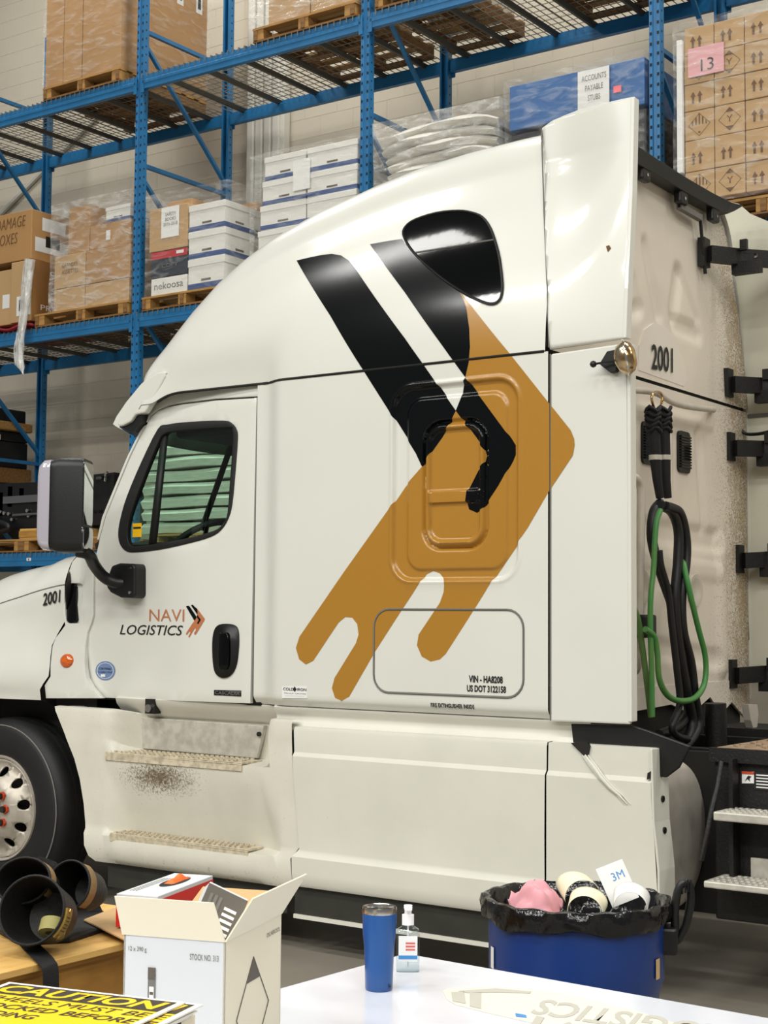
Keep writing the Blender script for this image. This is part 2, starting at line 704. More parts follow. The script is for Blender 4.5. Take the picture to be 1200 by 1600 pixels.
# ------------------------------------------------------------------ the setting: floor and block wall
WALL_Y = 5.62
fl = MB().box(-24, 9, -9.5, WALL_Y + 0.3, -0.2, 0).build('floor', 'concrete')
struct(fl)
wb = MB().box(-24, 9, WALL_Y, WALL_Y + 0.25, 0, 9.4).build('wall_back', 'wall_joint')
struct(wb)
bl = MB().box(-0.1975, 0.1975, -0.0018, 0.0, -0.0975, 0.0975).mesh('block', 'wall_paint')
cand = []
for r in range(46):
    for c in range(82):
        x = -24 + 0.4 * c + (0.2 if r % 2 else 0.0)
        z = 0.1 + 0.2 * r
        q = Vector((x, WALL_Y, z)) - CAM
        d = q.dot(_f)
        u, v = 600 + F * q.dot(CR) / d, 800 - F * q.dot(CU) / d
        seen = -40 < u < 1240 and -40 < v < 950
        # the stretch between truck, goods and rack where the joints can be made out
        open_wall = seen and (v > 505 and u < 240 or 140 < v < 330 and u < 620)
        cand.append((0 if open_wall else 1 if seen else 2, (u - 140) ** 2 + (v - 600) ** 2, x, z))
cand.sort()
rest = MB()
for i, (k, d, x, z) in enumerate(cand):
    if i < 290:
        o = bpy.data.objects.new('block', bl)
        COL.objects.link(o)
        o.parent = wb
        o.location = (x, WALL_Y, z)
    else:
        rest.box(x - 0.1975, x + 0.1975, WALL_Y - 0.0018, WALL_Y, z - 0.0975, z + 0.0975)
o = rest.build('blocks', 'wall_paint', wb, recalc=False)
o['kind'] = 'stuff'
# white pilaster, conduit and the slanted bracing strap on the wall
px = aY(388, 300, WALL_Y - 0.1).x
c1 = MB()
for k in range(4):
    c1.box(px + 0.11 * k, px + 0.11 * k + 0.085, WALL_Y - 0.14, WALL_Y - 0.01, 0, 9.3)
c1.box(px - 0.03, px + 0.46, WALL_Y - 0.11, WALL_Y - 0.01, 0, 9.3)
struct(c1.build('trim_1', 'wall_white', bevel=0.01))
px = aY(437, 250, WALL_Y - 0.03).x
struct(MB().cyl((px, WALL_Y - 0.045, 0), (px, WALL_Y - 0.045, 9.3), 0.02, 8).build('trim_2', 'deck_channel', smooth=40))
a, b = aY(118, 215, WALL_Y - 0.03), aY(0, 335, WALL_Y - 0.03)
d = b - a
struct(MB().tube([a - d * 1.2, b + d * 1.5], 0.03, 6).build('trim_3', 'wall_white'))

# ------------------------------------------------------------------ the truck
T = thing('semi_truck', 'white sleeper semi truck with gold and black arrow graphic', 'truck', (-4.5, 1.2, 0), world=True)
YC = 1.2                       # centre line; near side at y = 0, far side at y = 2.4
XR = -3.33                     # rear wall of the sleeper


def sdf_rr(x, z, x0, x1, z0, z1, r):
    qx = abs(x - (x0 + x1) / 2) - (x1 - x0) / 2 + r
    qz = abs(z - (z0 + z1) / 2) - (z1 - z0) / 2 + r
    return math.hypot(max(qx, 0), max(qz, 0)) + min(max(qx, qz), 0) - r


def bx(p0, p1):
    a, b = aY(*p0), aY(*p1)
    return a.x, b.x, b.z, a.z


PA = bx((613, 606), (811, 908))       # pressed panel
PB = bx((634, 622), (794, 892))       # its inner field
PW = bx((662, 662), (759, 855))       # blanked window in it
PL = bx((585, 952), (818, 1091))      # luggage door
ZS = 2.872                            # roof seam


def g_sl(x, z):
    y = 0.05 * sm((-4.88 - x) / 0.15)
    y += 0.03 * sm((1.25 - z) / 0.05)
    if PA[0] - 0.05 < x < PA[1] + 0.05 and PA[2] - 0.05 < z < PA[3] + 0.05:
        d = sdf_rr(x, z, *PA, 0.12)
        y += 0.016 * sm(-d / 0.022) - 0.006 * max(0, 1 - abs(d) / 0.018)
        d = sdf_rr(x, z, *PB, 0.09)
        y -= 0.012 * sm(-d / 0.02)
        d = sdf_rr(x, z, *PW, 0.10)
        y += 0.020 * max(0, 1 - abs(d) / 0.014) - 0.010 * max(0, 1 - abs(d + 0.025) / 0.016)
        y += 0.012 * sm((-d - 0.03) / 0.015)
        zb = lerp(PW[2], PW[3], 0.405)
        if d < -0.03:
            y -= 0.016 * sm((0.034 - abs(z - zb)) / 0.010)
    return y


xs = [-5.083 + 0.025 * i for i in range(34)]
while xs[-1] < PA[0] - 0.03:
    xs.append(xs[-1] + 0.02)
while xs[-1] < PA[1] + 0.03:
    xs.append(xs[-1] + 0.0062)
while xs[-1] < -3.345:
    xs.append(xs[-1] + 0.03)
xs[-1] = -3.329
zs = [1.208, 1.222, 1.236, 1.25, 1.27]
while zs[-1] < PA[2] - 0.03:
    zs.append(zs[-1] + 0.03)
while zs[-1] < PA[3] + 0.03:
    zs.append(zs[-1] + 0.0062)
zs = [z for z in zs if z < ZS - 0.012] + [ZS - 0.006]
mb = MB()
nz = len(zs)
mb.add([(x, g_sl(x, z), z) for x in xs for z in zs],
       [(i * nz + j, (i + 1) * nz + j, (i + 1) * nz + j + 1, i * nz + j + 1) for i in range(len(xs) - 1) for j in range(nz - 1)])
SIDE = mb.build('sleeper_side', 'paint', T, smooth=50, recalc=False)

# roof fairing: profile along x of its top edge, shoulder rounded
RT = [(q.x, q.z + 0.014) for q in [aY(x, y, 0.27) for x, y in ((268, 583), (280, 556), (300, 521), (330, 477), (365, 431), (400, 394), (440, 360), (500, 321), (580, 281), (650, 251), (720, 229), (800, 208), (845, 198))]]
RT.append((-3.3, RT[-1][1]))


def seam(x):
    return ZS - 0.05 * sm((-5.60 - x) / 0.25) ** 2


def roof_sec(x):
    zt, zsm = interp(RT, x), seam(x)
    h = max(zt - zsm, 0.05)
    rad = min(0.30, 0.75 * h)
    lean = 0.15 * (h - rad) / 0.85 + 0.02
    return zt, zsm, h, rad, lean


def g_rf(x, z):
    zt, zsm, h, rad, lean = roof_sec(x)
    zc = zt - rad
    base = 0.05 * sm((-4.88 - x) / 0.15) * sm(1 - (z - zsm) / 0.25)
    if z <= zc:
        return base + lean * max(0, (z - zsm) / (zc - zsm)) ** 1.6
    k = min((z - zc) / rad, 1.0)
    return base + lean + rad * (1 - math.sqrt(max(0, 1 - k * k))) + 0.12 * (z - zc) * (1 - k)


def roof_ring(x):
    zt, zsm, h, rad, lean = roof_sec(x)
    pts = []
    for k in range(9):
        z = lerp(zsm, zt - rad, k / 8)
        pts.append((g_rf(x, z), z))
    for k in range(1, 11):
        a = R(9 * k)
        z = zt - rad + rad * math.sin(a)
        pts.append((max(g_rf(x, z), pts[-1][0] + 0.001), z))
    y0 = pts[-1][0]
    for k in range(1, 6):
        t = k / 5
        pts.append((lerp(y0, YC, t), zt + 0.025 * (1 - (1 - t) ** 2)))
    nose = sm((-4.5 - x) / 1.3)
    half = [Vector((x - 0.22 * nose * (1 - ((y - YC) / YC) ** 2), y, z)) for y, z in pts]
    return half + [Vector((p.x, 2 * YC - p.y, p.z)) for p in reversed(half[:-1])]


rx = []
x = RT[0][0]
while x < -3.36:
    rx.append(x)
    x += 0.05 if x > -5.3 else 0.03
rx.append(-3.345)
mb = MB()
rings = [roof_ring(x) for x in rx]
# the nose closes downwards to the windscreen
front = [Vector((p.x - 0.02, p.y, min(p.z, 2.80))) for p in rings[0]]
mb.loft([front] + rings, closed=False)
ROOF = mb.build('roof_fairing', 'paint', T, smooth=60)
RXS = [x for x in rx]
# dark backing that shows as the seam line
MB().box(-4.8, -3.36, 0.02, 2.38, ZS - 0.03, ZS + 0.02).build('seam_strip', 'seam', T)
se = [Vector((x, g_rf(x, seam(x)) + 0.001, seam(x) - 0.004)) for x in [-5.80 + 0.05 * i for i in range(50)]]
MB().tube(se, 0.007, 6).build('roof_seam', 'seam', T, smooth=60)

# side extender (near): lower and upper panels, flat plates with a rolled rear edge
def plate(name, pts, y0, y1, m, parent, bevel=0.008):
    return MB().prism(pts, lambda p: Vector((p[0], y0, p[1])), lambda p: Vector((p[0], y1, p[1]))).build(name, m, parent, bevel=bevel)


def qx(px, py, y=0.0):
    p = aY(px, py, y)
    return (p.x, p.z)


lo = [qx(861, 553), qx(977, 536), qx(980, 600), qx(985, 1132), qx(861, 1127)]
EXL = plate('side_extender', lo, -0.004, 0.022, 'paint', T)
MB().box(qx(985, 800)[0] - 0.012, qx(985, 800)[0] + 0.006, -0.007, 0.05, 1.215, ZS - 0.01).build('extender_edge', 'paint', EXL, bevel=0.004)


def g_up(x, z):
    flat = 0.10 * max(0.0, (z - ZS) / 1.1) ** 1.5 - 0.004
    return lerp(g_rf(-3.4, min(z, 3.80)) - 0.008, flat, sm((x + 3.39) / 0.48))


up = [aG(x, y, g_up) for x, y in ((847, 200), (862, 189), (880, 181), (905, 171), (991, 151), (988, 300), (978, 528), (859, 545), (855, 450), (851, 330), (848, 240))]
up = [(p.x, p.z) for p in up]
EXU = drape('upper_extender', up, g_up, 'paint', T, step=0.022, solid=0.026, smooth=60)
ed = [aG(x, y, g_up) for x, y in ((990, 152), (987, 300), (980, 450), (977, 528))]
mb = MB()
mb.loft([[p + Vector((-0.012, -0.004, 0)), p + Vector((0.006, -0.004, 0)), p + Vector((0.006, 0.045, 0)), p + Vector((-0.012, 0.045, 0))] for p in ed])
mb.build('extender_edge', 'paint', EXU, bevel=0.003)
MB().tube([aG(x, y, lambda a, b: g_up(a, b) - 0.001) for x, y in ((846, 203), (850, 330), (855, 450), (858, 543))], 0.0035, 6).build('panel_joint', 'grey_print', EXU)
MB().tube([aY(860, y, 0.001) for y in (553, 700, 900, 1126)], 0.0035, 6).build('panel_joint', 'grey_print', EXL)

# gold and black arrow film laid on side and roof
Z1 = lambda pts: zp(pts, 400, 300, 2.4)
Z2 = lambda pts: zp(pts, 400, 700, 2.4)
bl1 = Z1([(153, 257), (205, 245), (250, 236), (285, 232), (320, 238), (350, 258), (375, 290), (560, 550), (750, 820), (735, 850), (720, 875), (700, 920), (668, 965), (640, 995), (625, 1030), (600, 980), (520, 850), (405, 672), (280, 465)])
bl2 = Z1([(428, 196), (490, 185), (548, 176), (575, 213), (620, 263), (680, 312), (750, 363), (765, 375), (780, 407), (790, 440), (800, 510), (803, 580), (798, 640), (785, 695), (700, 577), (560, 378)])
bl3 = Z1([(785, 695), (870, 808), (960, 925), (975, 950), (975, 985), (965, 1010), (910, 1100), (856, 1183), (830, 1203), (800, 1190), (785, 1158), (790, 1120), (835, 1045), (862, 1012), (868, 990), (862, 970), (750, 820), (770, 770), (780, 730)])
gold = Z1([(748, 352), (765, 372), (950, 604), (1080, 768), (1180, 893), (1193, 925), (1195, 950), (1188, 988), (1100, 1120)])
gold += Z2([(1020, 298), (900, 485), (800, 635), (712, 772), (690, 793), (655, 801), (622, 782), (604, 740), (610, 700), (690, 580), (704, 540), (705, 500), (690, 470), (665, 461), (640, 474), (610, 510), (520, 650), (440, 775), (350, 932), (322, 948), (297, 937), (285, 900), (295, 862), (375, 732), (385, 700), (380, 660), (361, 636), (335, 634), (310, 655), (260, 730), (215, 798), (187, 812), (162, 792), (150, 750), (163, 708), (330, 465), (505, 215), (560, 148)])
gold += Z1([(625, 1030), (640, 995), (668, 965), (700, 920), (720, 875), (750, 820), (770, 770), (780, 730), (785, 695), (798, 640), (803, 580), (800, 510), (790, 440), (780, 407), (765, 375)])


def clip(poly, keep):
    """Sutherland-Hodgman against the line where keep(p) changes sign"""
    out = []
    n = len(poly)
    for i in range(n):
        a, b = poly[i], poly[(i + 1) % n]
        ka, kb = keep(a), keep(b)
        if ka >= 0:
            out.append(a)
        if (ka >= 0) != (kb >= 0):
            t = ka / (ka - kb)
            out.append((a[0] + (b[0] - a[0]) * t, a[1] + (b[1] - a[1]) * t))
    return out


def g_flat(x, z):
    return -0.005


def film_piece(poly, m, off):
    # pixel line of the seam and of the extender joint
    s_line = lambda p: 596 + (p[0] - 400) * (548 - 596) / 458.0
    top = clip(poly, lambda p: s_line(p) - 1.0 - p[1])
    bot = clip(poly, lambda p: p[1] - s_line(p) - 1.0)
    if len(top) > 2:
        drape('arrow_film', pX(top, g_rf), g_rf, m, ROOF, off=off, step=0.03, smooth=60)
    if len(bot) > 2:
        b1 = clip(bot, lambda p: 858.5 - p[0])
        b2 = clip(bot, lambda p: p[0] - 861.0)
        if len(b1) > 2:
            drape('arrow_film', pX(b1, g_sl), g_sl, m, SIDE, off=off, xs=xs, zs=zs, smooth=60)
        if len(b2) > 2:
            drape('arrow_film', pX(b2, g_flat), g_flat, m, EXL, off=off, step=0, smooth=60)


film_piece(gold, 'gold_vinyl', 0.0012)
film_piece(bl1, 'black_vinyl', 0.0024)
film_piece(bl2, 'black_vinyl', 0.0024)
film_piece(bl3, 'black_vinyl', 0.0024)

# roof window
win = Z1([(555, 160), (565, 130), (600, 105), (680, 80), (760, 72), (810, 78), (850, 95), (880, 135), (900, 190), (915, 250), (925, 330), (925, 375), (915, 405), (890, 420), (850, 412), (780, 378), (700, 325), (630, 265), (580, 210)])
win = [(p.x, p.y) for p in catmull([(x, y, 0) for x, y in win], 3, True)]
W = drape('roof_window', pX(win, g_rf), g_rf, 'black_gloss', T, off=0.006, step=0.05, smooth=60)
wl = [aG(x, y, g_rf) + Vector((0, -0.006, 0)) for x, y in win]
MB().tube(wl, 0.007, 6, closed=True).build('window_seal', 'rubber', W, smooth=60)
MB().tube([aG(x, y, g_rf) + Vector((0, -0.007, 0)) for x, y in Z1([(600, 228), (700, 212), (800, 196), (895, 180)])], 0.004, 6).build('window_bar', 'grey_print', W)

# luggage door outline and lettering
LD = drape('luggage_door', rrect(PL[0] + 0.006, PL[1] - 0.006, PL[2] + 0.006, PL[3] - 0.006, 0.08), lambda x, z: -0.0005, 'paint', T, step=0, solid=0.0)
for o_ in (LD,):
    o_.hide_render = False
MB().tube([Vector((x, -0.001, z)) for x, z in rrect(*PL, 0.085)], 0.0055, 6, closed=True).build('door_seal', 'grey_print', LD, smooth=60)


def side_text(name, s, p0, p1, m, parent, g=lambda x, z: 0.0, **k):
    a, b = aG(p0[0], p0[1], g), aG(p1[0], p1[1], g)

    def fn(u, v):
        x, z = lerp(a.x, b.x, u), lerp(b.z, a.z, v)
        return Vector((x, g(x, z) - 0.003, z))
    return text(name, s, fn, m, parent, **k)


side_text('lettering', 'VIN - HA8208', (733, 1055), (786, 1068), 'black_print', LD, bold=0.035)
side_text('lettering', 'US DOT 3122158', (730, 1070), (791, 1083), 'black_print', LD, bold=0.035)
side_text('lettering', 'FIRE EXTINGUISHER INSIDE', (673, 1098), (742, 1108), 'black_print', SIDE, g_sl, bold=0.03)
st = plate('sticker', [qx(441, 1073), qx(480, 1073), qx(480, 1091), qx(441, 1091)], -0.002, 0.0, 'white_sticker', SIDE, 0)
side_text('lettering', 'COLD   IRON', (443, 1074), (479, 1080), 'black_print', SIDE, lambda x, z: -0.001, bold=0.01)
side_text('lettering', 'TRUCK CENTER', (444, 1082), (479, 1085), 'black_print', SIDE, lambda x, z: -0.001)
side_text('lettering', 'SALES SERVICE WARRANTY', (446, 1086.5), (477, 1088.5), 'grey_print', SIDE, lambda x, z: -0.001)
MB().prism([qx(461, 1072.5), qx(464, 1077), qx(461, 1081), qx(458, 1077)], lambda p: Vector((p[0], -0.004, p[1])), lambda p: Vector((p[0], -0.003, p[1]))).build('emblem', 'black_print', SIDE)

# ---------------- cab: door with its window
def g_c(x, z):
    t = (-5.05 - x) / 1.3
    return 0.052 + 0.045 * sm(t) * 1.0 + 0.05 * max(0, (z - 2.0) / 0.85) ** 2 * (0.4 + 0.6 * sm(t * 1.5))


ZB = lambda pts: zp(pts, 80, 560, 3.53)
door = [(401, 622), (335, 626), (285, 632), (264, 636), (248, 642), (237, 651), (229, 664), (205, 712), (185, 760), (166, 806), (156, 842), (150, 870), (147.5, 900), (147, 960), (144, 972), (138, 988), (134.5, 1010), (133.5, 1040), (136, 1058), (144, 1072), (160, 1090), (280, 1095), (391, 1099), (393, 1000), (396, 850), (399, 720)]
wout = ZB([(590, 390), (640, 365), (760, 350), (950, 343), (1000, 360), (1025, 395), (1030, 450), (1015, 650), (1000, 800), (980, 880), (940, 945), (880, 985), (760, 1020), (600, 1055), (460, 1070), (410, 1060), (380, 1020), (372, 960), (385, 880), (420, 760), (500, 570)])
winn = ZB([(622, 420), (700, 400), (975, 380), (1000, 395), (1005, 450), (990, 650), (975, 850), (950, 910), (900, 950), (760, 990), (600, 1020), (470, 1038), (440, 1030), (425, 1000), (425, 930), (450, 830), (520, 640), (590, 470)])
smooth2 = lambda pts, n=3: [(p.x, p.y) for p in catmull([(x, y, 0) for x, y in pts], n, True)]
wout, winn = smooth2(wout), smooth2(winn)
doorx = pX(door, g_c)
DOOR = drape('cab_door', doorx, g_c, 'paint', T, holes=[pX(wout, g_c)], step=0.06, solid=0.03, bevel=0.006)
drape('window_frame', pX(wout, g_c), g_c, 'rubber', DOOR, holes=[pX(winn, g_c)], off=0.006, step=0.0, solid=0.03, bevel=0.004)
drape('window_pane', pX(winn, g_c), lambda x, z: g_c(x, z) + 0.012, 'cab_glass', DOOR, step=0.0)
bar = ZB([(600, 425), (626, 422), (562, 1028), (530, 1030)])
drape('window_divider', pX(bar, g_c), g_c, 'rubber', DOOR, off=-0.008, step=0, solid=0.02)
drape('sticker', pX(ZB([(445, 910), (495, 908), (494, 984), (444, 986)]), g_c), g_c, 'yellow_sticker', DOOR, off=-0.006, step=0)
drape('sticker_print', pX(ZB([(449, 930), (491, 928), (491, 938), (449, 940)]), g_c), g_c, 'black_print', DOOR, off=-0.004, step=0)

# door furniture
hd = [(344, 976), (360, 975), (371, 980), (374, 995), (373, 1020), (369, 1043), (360, 1056), (348, 1059), (338, 1052), (334, 1035), (333, 1005), (336, 985)]
H = drape('door_handle', pX(smooth2(hd), g_c), g_c, 'black_plastic', DOOR, off=0.008, step=0, solid=0.02)
hh = pX(smooth2([(347, 992), (353, 990), (361, 992), (361, 1040), (352, 1046), (346, 1040)]), g_c)
drape('grip', hh, g_c, 'black_gloss', DOOR, off=0.028, step=0, solid=0.02, bevel=0.006)
side_text('lettering', 'NAVI', (234, 952), (288, 971), 'copper_vinyl', DOOR, g_c, bold=-0.004)
side_text('lettering', 'LOGISTICS', (188, 976), (286, 993), 'black_print', DOOR, g_c, shear=0.25, bold=0.004)
sx = lambda pts: [(291 + (x - 463) * (29.0 / 434), 945 + (y - 375) * (51.0 / 720)) for x, y in pts]
for poly, m_, of in ((gold, 'copper_vinyl', 0.002), (bl1, 'black_vinyl', 0.003), (bl2, 'black_vinyl', 0.003), (bl3, 'black_vinyl', 0.003)):
    drape('door_emblem', pX(sx(poly), g_c), g_c, m_, DOOR, off=of, step=0)


def disc_px(cx, cy, rx, ry, n=28):
    return [(cx + rx * math.cos(2 * math.pi * k / n), cy + ry * math.sin(2 * math.pi * k / n)) for k in range(n)]


drape('round_sticker', pX(disc_px(165, 1048, 15.5, 15), g_c), g_c, 'blue_sticker', DOOR, off=0.002, step=0)
drape('sticker_ring', pX(disc_px(165, 1048, 13, 12.6), g_c), g_c, 'white_sticker', DOOR, holes=[pX(disc_px(165, 1048, 12.3, 11.9), g_c)], off=0.003, step=0)
side_text('lettering', 'CERTIFIED', (155.5, 1043), (174.5, 1047), 'black_print', DOOR, g_c, bold=0.01)
side_text('lettering', 'CLEAN IDLE', (154, 1048.5), (176, 1052), 'black_print', DOOR, g_c, bold=0.01)
drape('sticker_panel', pX([(158, 1053.5), (165, 1053.5), (165, 1057.5), (158, 1057.5)], g_c), g_c, 'white_sticker', DOOR, off=0.003, step=0)
EM = drape('name_badge', pX([(335, 1078), (377, 1079), (377, 1088), (335, 1086)], g_c), g_c, 'black_plastic', DOOR, off=0.004, step=0, solid=0.006)
side_text('lettering', 'CASCADIA', (336.5, 1079.5), (375.5, 1086.5), 'chrome', DOOR, lambda x, z: g_c(x, z) - 0.003, bold=0.02)

# cab frame round the door: roof rail, pillar, and the dark gap behind
fr_out = [(404, 604), (345, 608), (300, 613), (262, 621), (246, 629), (238, 637), (228, 655), (199, 714), (179, 762), (160, 808), (152, 843), (148, 868), (144, 900), (143, 960), (130, 990), (128, 1040), (135, 1066), (156, 1093), (280, 1099), (404, 1103), (405, 850)]
drape('door_frame', pX(fr_out, g_c), lambda x, z: g_c(x, z) + 0.020, 'seam', T, holes=[pX(wout, g_c)], step=0, solid=0.03)
rail = [(404, 599), (345, 604), (300, 610), (262, 618), (245, 627), (231, 650), (199, 714), (179, 762), (160, 808), (152, 843), (155, 843), (165, 806), (184, 758), (204, 710), (228, 662), (236, 649), (248, 640), (264, 633), (285, 629), (335, 623), (404, 619)]
drape('roof_rail', pX(rail, g_c), g_c, 'paint', T, off=0.002, step=0.06, solid=0.06, bevel=0.008)

# cowl panel between door and bonnet with the black side vent
cowl = [(124, 866), (135, 860), (150, 866), (146.5, 900), (146, 960), (143, 972), (136.5, 988), (133, 1010), (132, 1040), (134.5, 1059), (143, 1074), (158, 1091), (110, 1091), (72, 1091), (70, 1071), (79, 1057), (79, 1040), (82, 1010), (87, 997), (102, 977), (102, 912), (108, 892), (113, 878)]


def g_cw(x, z):
    return 0.085 + 0.10 * sm((z - 1.62) / 0.35) * sm((-6.28 - x) / 0.25) + 0.02 * sm((1.32 - z) / 0.1) * 0 - 0.03 * sm((1.6 - z) / 0.3)


CW = drape('cowl_panel', pX(cowl, g_cw), g_cw, 'paint', T, holes=[pX(rrect(103.5, 129, 911, 974, 5), g_cw)], step=0.05, solid=0.03, bevel=0.006)
drape('vent_recess', pX(rrect(103, 130, 910.5, 974.5, 5), g_cw), lambda x, z: g_cw(x, z) + 0.03, 'paint', CW, step=0.0)
drape('side_vent', pX(rrect(103, 117, 910, 973, 6), g_cw), lambda x, z: g_cw(x, z) + 0.005, 'black_gloss', CW, step=0.0, solid=0.03, bevel=0.006)
# marker lamp
c = aG(104.5, 1033, g_cw)
Mx = Matrix.Translation(c) @ Matrix.Rotation(R(90), 4, 'X') @ Matrix.Diagonal((1.30, 1, 1, 1))
ML = MB().lathe([(0.0, 0.022), (0.018, 0.020), (0.034, 0.012), (0.042, 0.0), (0.042, -0.02)], 24, Mx).build('marker_lamp', 'orange_lens', T, smooth=50)

# bonnet
HS = [
    (-6.50, [(.075, 1.165), (.065, 1.20), (.055, 1.26), (.06, 1.36), (.085, 1.48), (.10, 1.62), (.105, 1.72), (.11, 1.835), (.155, 1.90), (.26, 1.965), (.42, 2.01), (.75, 2.05), (1.2, 2.07)]),
    (-6.80, [(.05, 1.165), (.045, 1.20), (.03, 1.26), (.035, 1.36), (.07, 1.48), (.095, 1.60), (.105, 1.68), (.112, 1.79), (.165, 1.855), (.28, 1.93), (.45, 1.975), (.75, 2.01), (1.2, 2.03)]),
    (-7.10, [(.03, 1.165), (.025, 1.20), (.005, 1.26), (.01, 1.34), (.05, 1.45), (.09, 1.56), (.11, 1.63), (.12, 1.73), (.18, 1.79), (.30, 1.865), (.46, 1.91), (.78, 1.95), (1.2, 1.97)]),
    (-7.40, [(.03, 1.10), (.02, 1.14), (.0, 1.20), (.005, 1.30), (.04, 1.40), (.10, 1.50), (.13, 1.57), (.15, 1.66), (.22, 1.72), (.34, 1.785), (.50, 1.83), (.80, 1.865), (1.2, 1.885)]),
    (-7.75, [(.05, .62), (.03, .80), (.02, .98), (.03, 1.14), (.07, 1.28), (.15, 1.40), (.20, 1.47), (.24, 1.54), (.31, 1.60), (.42, 1.655), (.56, 1.69), (.84, 1.72), (1.2, 1.735)]),
    (-8.10, [(.12, .60), (.10, .75), (.10, .88), (.12, 1.00), (.18, 1.10), (.28, 1.22), (.34, 1.28), (.39, 1.34), (.46, 1.39), (.55, 1.435), (.66, 1.46), (.88, 1.485), (1.2, 1.50)]),
    (-8.22, [(.22, .60), (.21, .75), (.21, .86), (.23, .96), (.28, 1.05), (.36, 1.14), (.42, 1.19), (.46, 1.24), (.52, 1.28), (.60, 1.31), (.70, 1.33), (.90, 1.35), (1.2, 1.36)]),
]


for x_, dz_ in ((1, .02), (2, .05), (3, .085), (4, .10), (5, .10)):
    HS[x_] = (HS[x_][0], [(y, z + (dz_ * (0.5 if k_ == 8 else 1.0) if k_ >= 8 else 0)) for k_, (y, z) in enumerate(HS[x_][1])])


def hood_ring(x, pr):
    pr = [(q_.x, q_.y) for q_ in catmull([(y, z, 0) for y, z in pr], 2)]
    return [Vector((x, y, z)) for y, z in pr] + [Vector((x, 2 * YC - y, z)) for y, z in reversed(pr[:-1])]


hx = []
for k in range(49):
    x = -6.50 - 1.72 * k / 48
    n = len(HS[0][1])
    pr = []
    for j in range(n):
        ty = [(s_[0], s_[1][j][0]) for s_ in reversed(HS)]
        tz = [(s_[0], s_[1][j][1]) for s_ in reversed(HS)]
        pr.append((sum(interp(ty, x + d) for d in (-.08, -.04, 0, .04, .08)) / 5, sum(interp(tz, x + d) for d in (-.08, -.04, 0, .04, .08)) / 5))
    # the rear edge of the bonnet follows the cowl gap
    if k == 0:
        pass
    hx.append((x, pr))
GAP = ((123, 866), (116, 873), (112, 878), (107, 890), (101, 910), (101, 975), (86, 996), (80.5, 1010), (77.5, 1040), (77.5, 1054), (62, 1076), (64, 1093))


def gapx(y, z):
    return interp(sorted([(q.z, q.x) for q in [aY(u_, v_, y) for u_, v_ in GAP]]), z)


rings = []
for k, (x, pr) in enumerate(hx):
    rg = hood_ring(x, pr)
    t = sm(1 - k / 14)
    for p in rg:
        q = p if p.y <= YC else Vector((p.x, 2 * YC - p.y, p.z))
        p.x += (gapx(min(q.y, 0.5), q.z) - (-6.50)) * t
    rings.append(rg)
HOOD = MB().loft(rings, closed=False).build('bonnet', 'paint', T, smooth=45, solid=0.0)
MB().loft([[p + Vector((0.012, 0, 0)) for p in rings[0]], [Vector((p.x + 0.012, YC + (p.y - YC) * 0.9, p.z - 0.05)) for p in rings[0]]], closed=False).build('bonnet_seal', 'seam', HOOD)
cr = []
for k in range(0, 40):
    j = 14
    p = rings[k][j]
    cr.append(p + Vector((0, -0.001, 0)))
MB().tube(cr, 0.003, 5).build('bonnet_crease', 'grey_print', HOOD)
gr = rings[-1]
MB().prism([(p.y, p.z) for p in gr], lambda p: Vector((-8.21, p[0], p[1])), lambda p: Vector((-8.24, p[0], p[1]))).build('grille', 'chrome', HOOD)
MB().box(-8.32, -7.75, 0.1, 2.3, 0.32, 0.66).build('bumper', 'paint', T, bevel=0.06)
a, b = aY(66.5, 947, 0.098), aY(93.5, 921, 0.098)
tx = aY(93, 942, 0.098)


def hood_txt(u, v):
    x = lerp(a.x, b.x, u)
    z = lerp(a.z, aY(93.5, 941, 0.098).z, u) + v * 0.074
    zz = min(max(z, 1.2), 1.83)
    ring = min(rings, key=lambda r_: abs(r_[10].x - x))
    y = interp([(p.z, p.y) for p in ring[:17]], zz)
    return Vector((x, y - 0.006, z))


text('lettering', '2001', hood_txt, 'black_print', HOOD, bold=0.02)
MB().box(-7.75, -6.36, 0.30, 2.1, 0.75, 1.62).build('wheel_well', 'seam', T)
MB().box(-6.40, -6.30, 0.13, 2.27, 1.0, 1.98).build('firewall', 'seam', T)
MB().box(-6.36, -5.0, 0.22, 2.2, 1.10, 1.19).build('cab_floor', 'seam', T)

# ---------------- windscreen, far door, interior
def mirror_y(p):
    return Vector((p.x, 2 * YC - p.y, p.z))


aT, aB = aG(243, 628, g_c), aG(152, 850, g_c)
aT, aB = aT + Vector((0, 0.02, 0)), aB + Vector((0, 0.02, 0))


def ws(u, v):
    a, b = aB.lerp(aT, v), mirror_y(aB.lerp(aT, v))
    p = a.lerp(b, u)
    p.x -= (0.42 - 0.12 * v) * (1 - (2 * u - 1) ** 2)
    return p


MB().grid(ws, 16, 8).build('windscreen', 'shield_glass', T, smooth=60)
MB().tube([ws(u / 16, 0.0) + Vector((0.0, 0, -0.01)) for u in range(17)], 0.03, 6).build('cowl_trim', 'rubber', T)
MB().tube([ws(u / 16, 1.0) for u in range(17)], 0.035, 6).build('header', 'interior_dark', T)
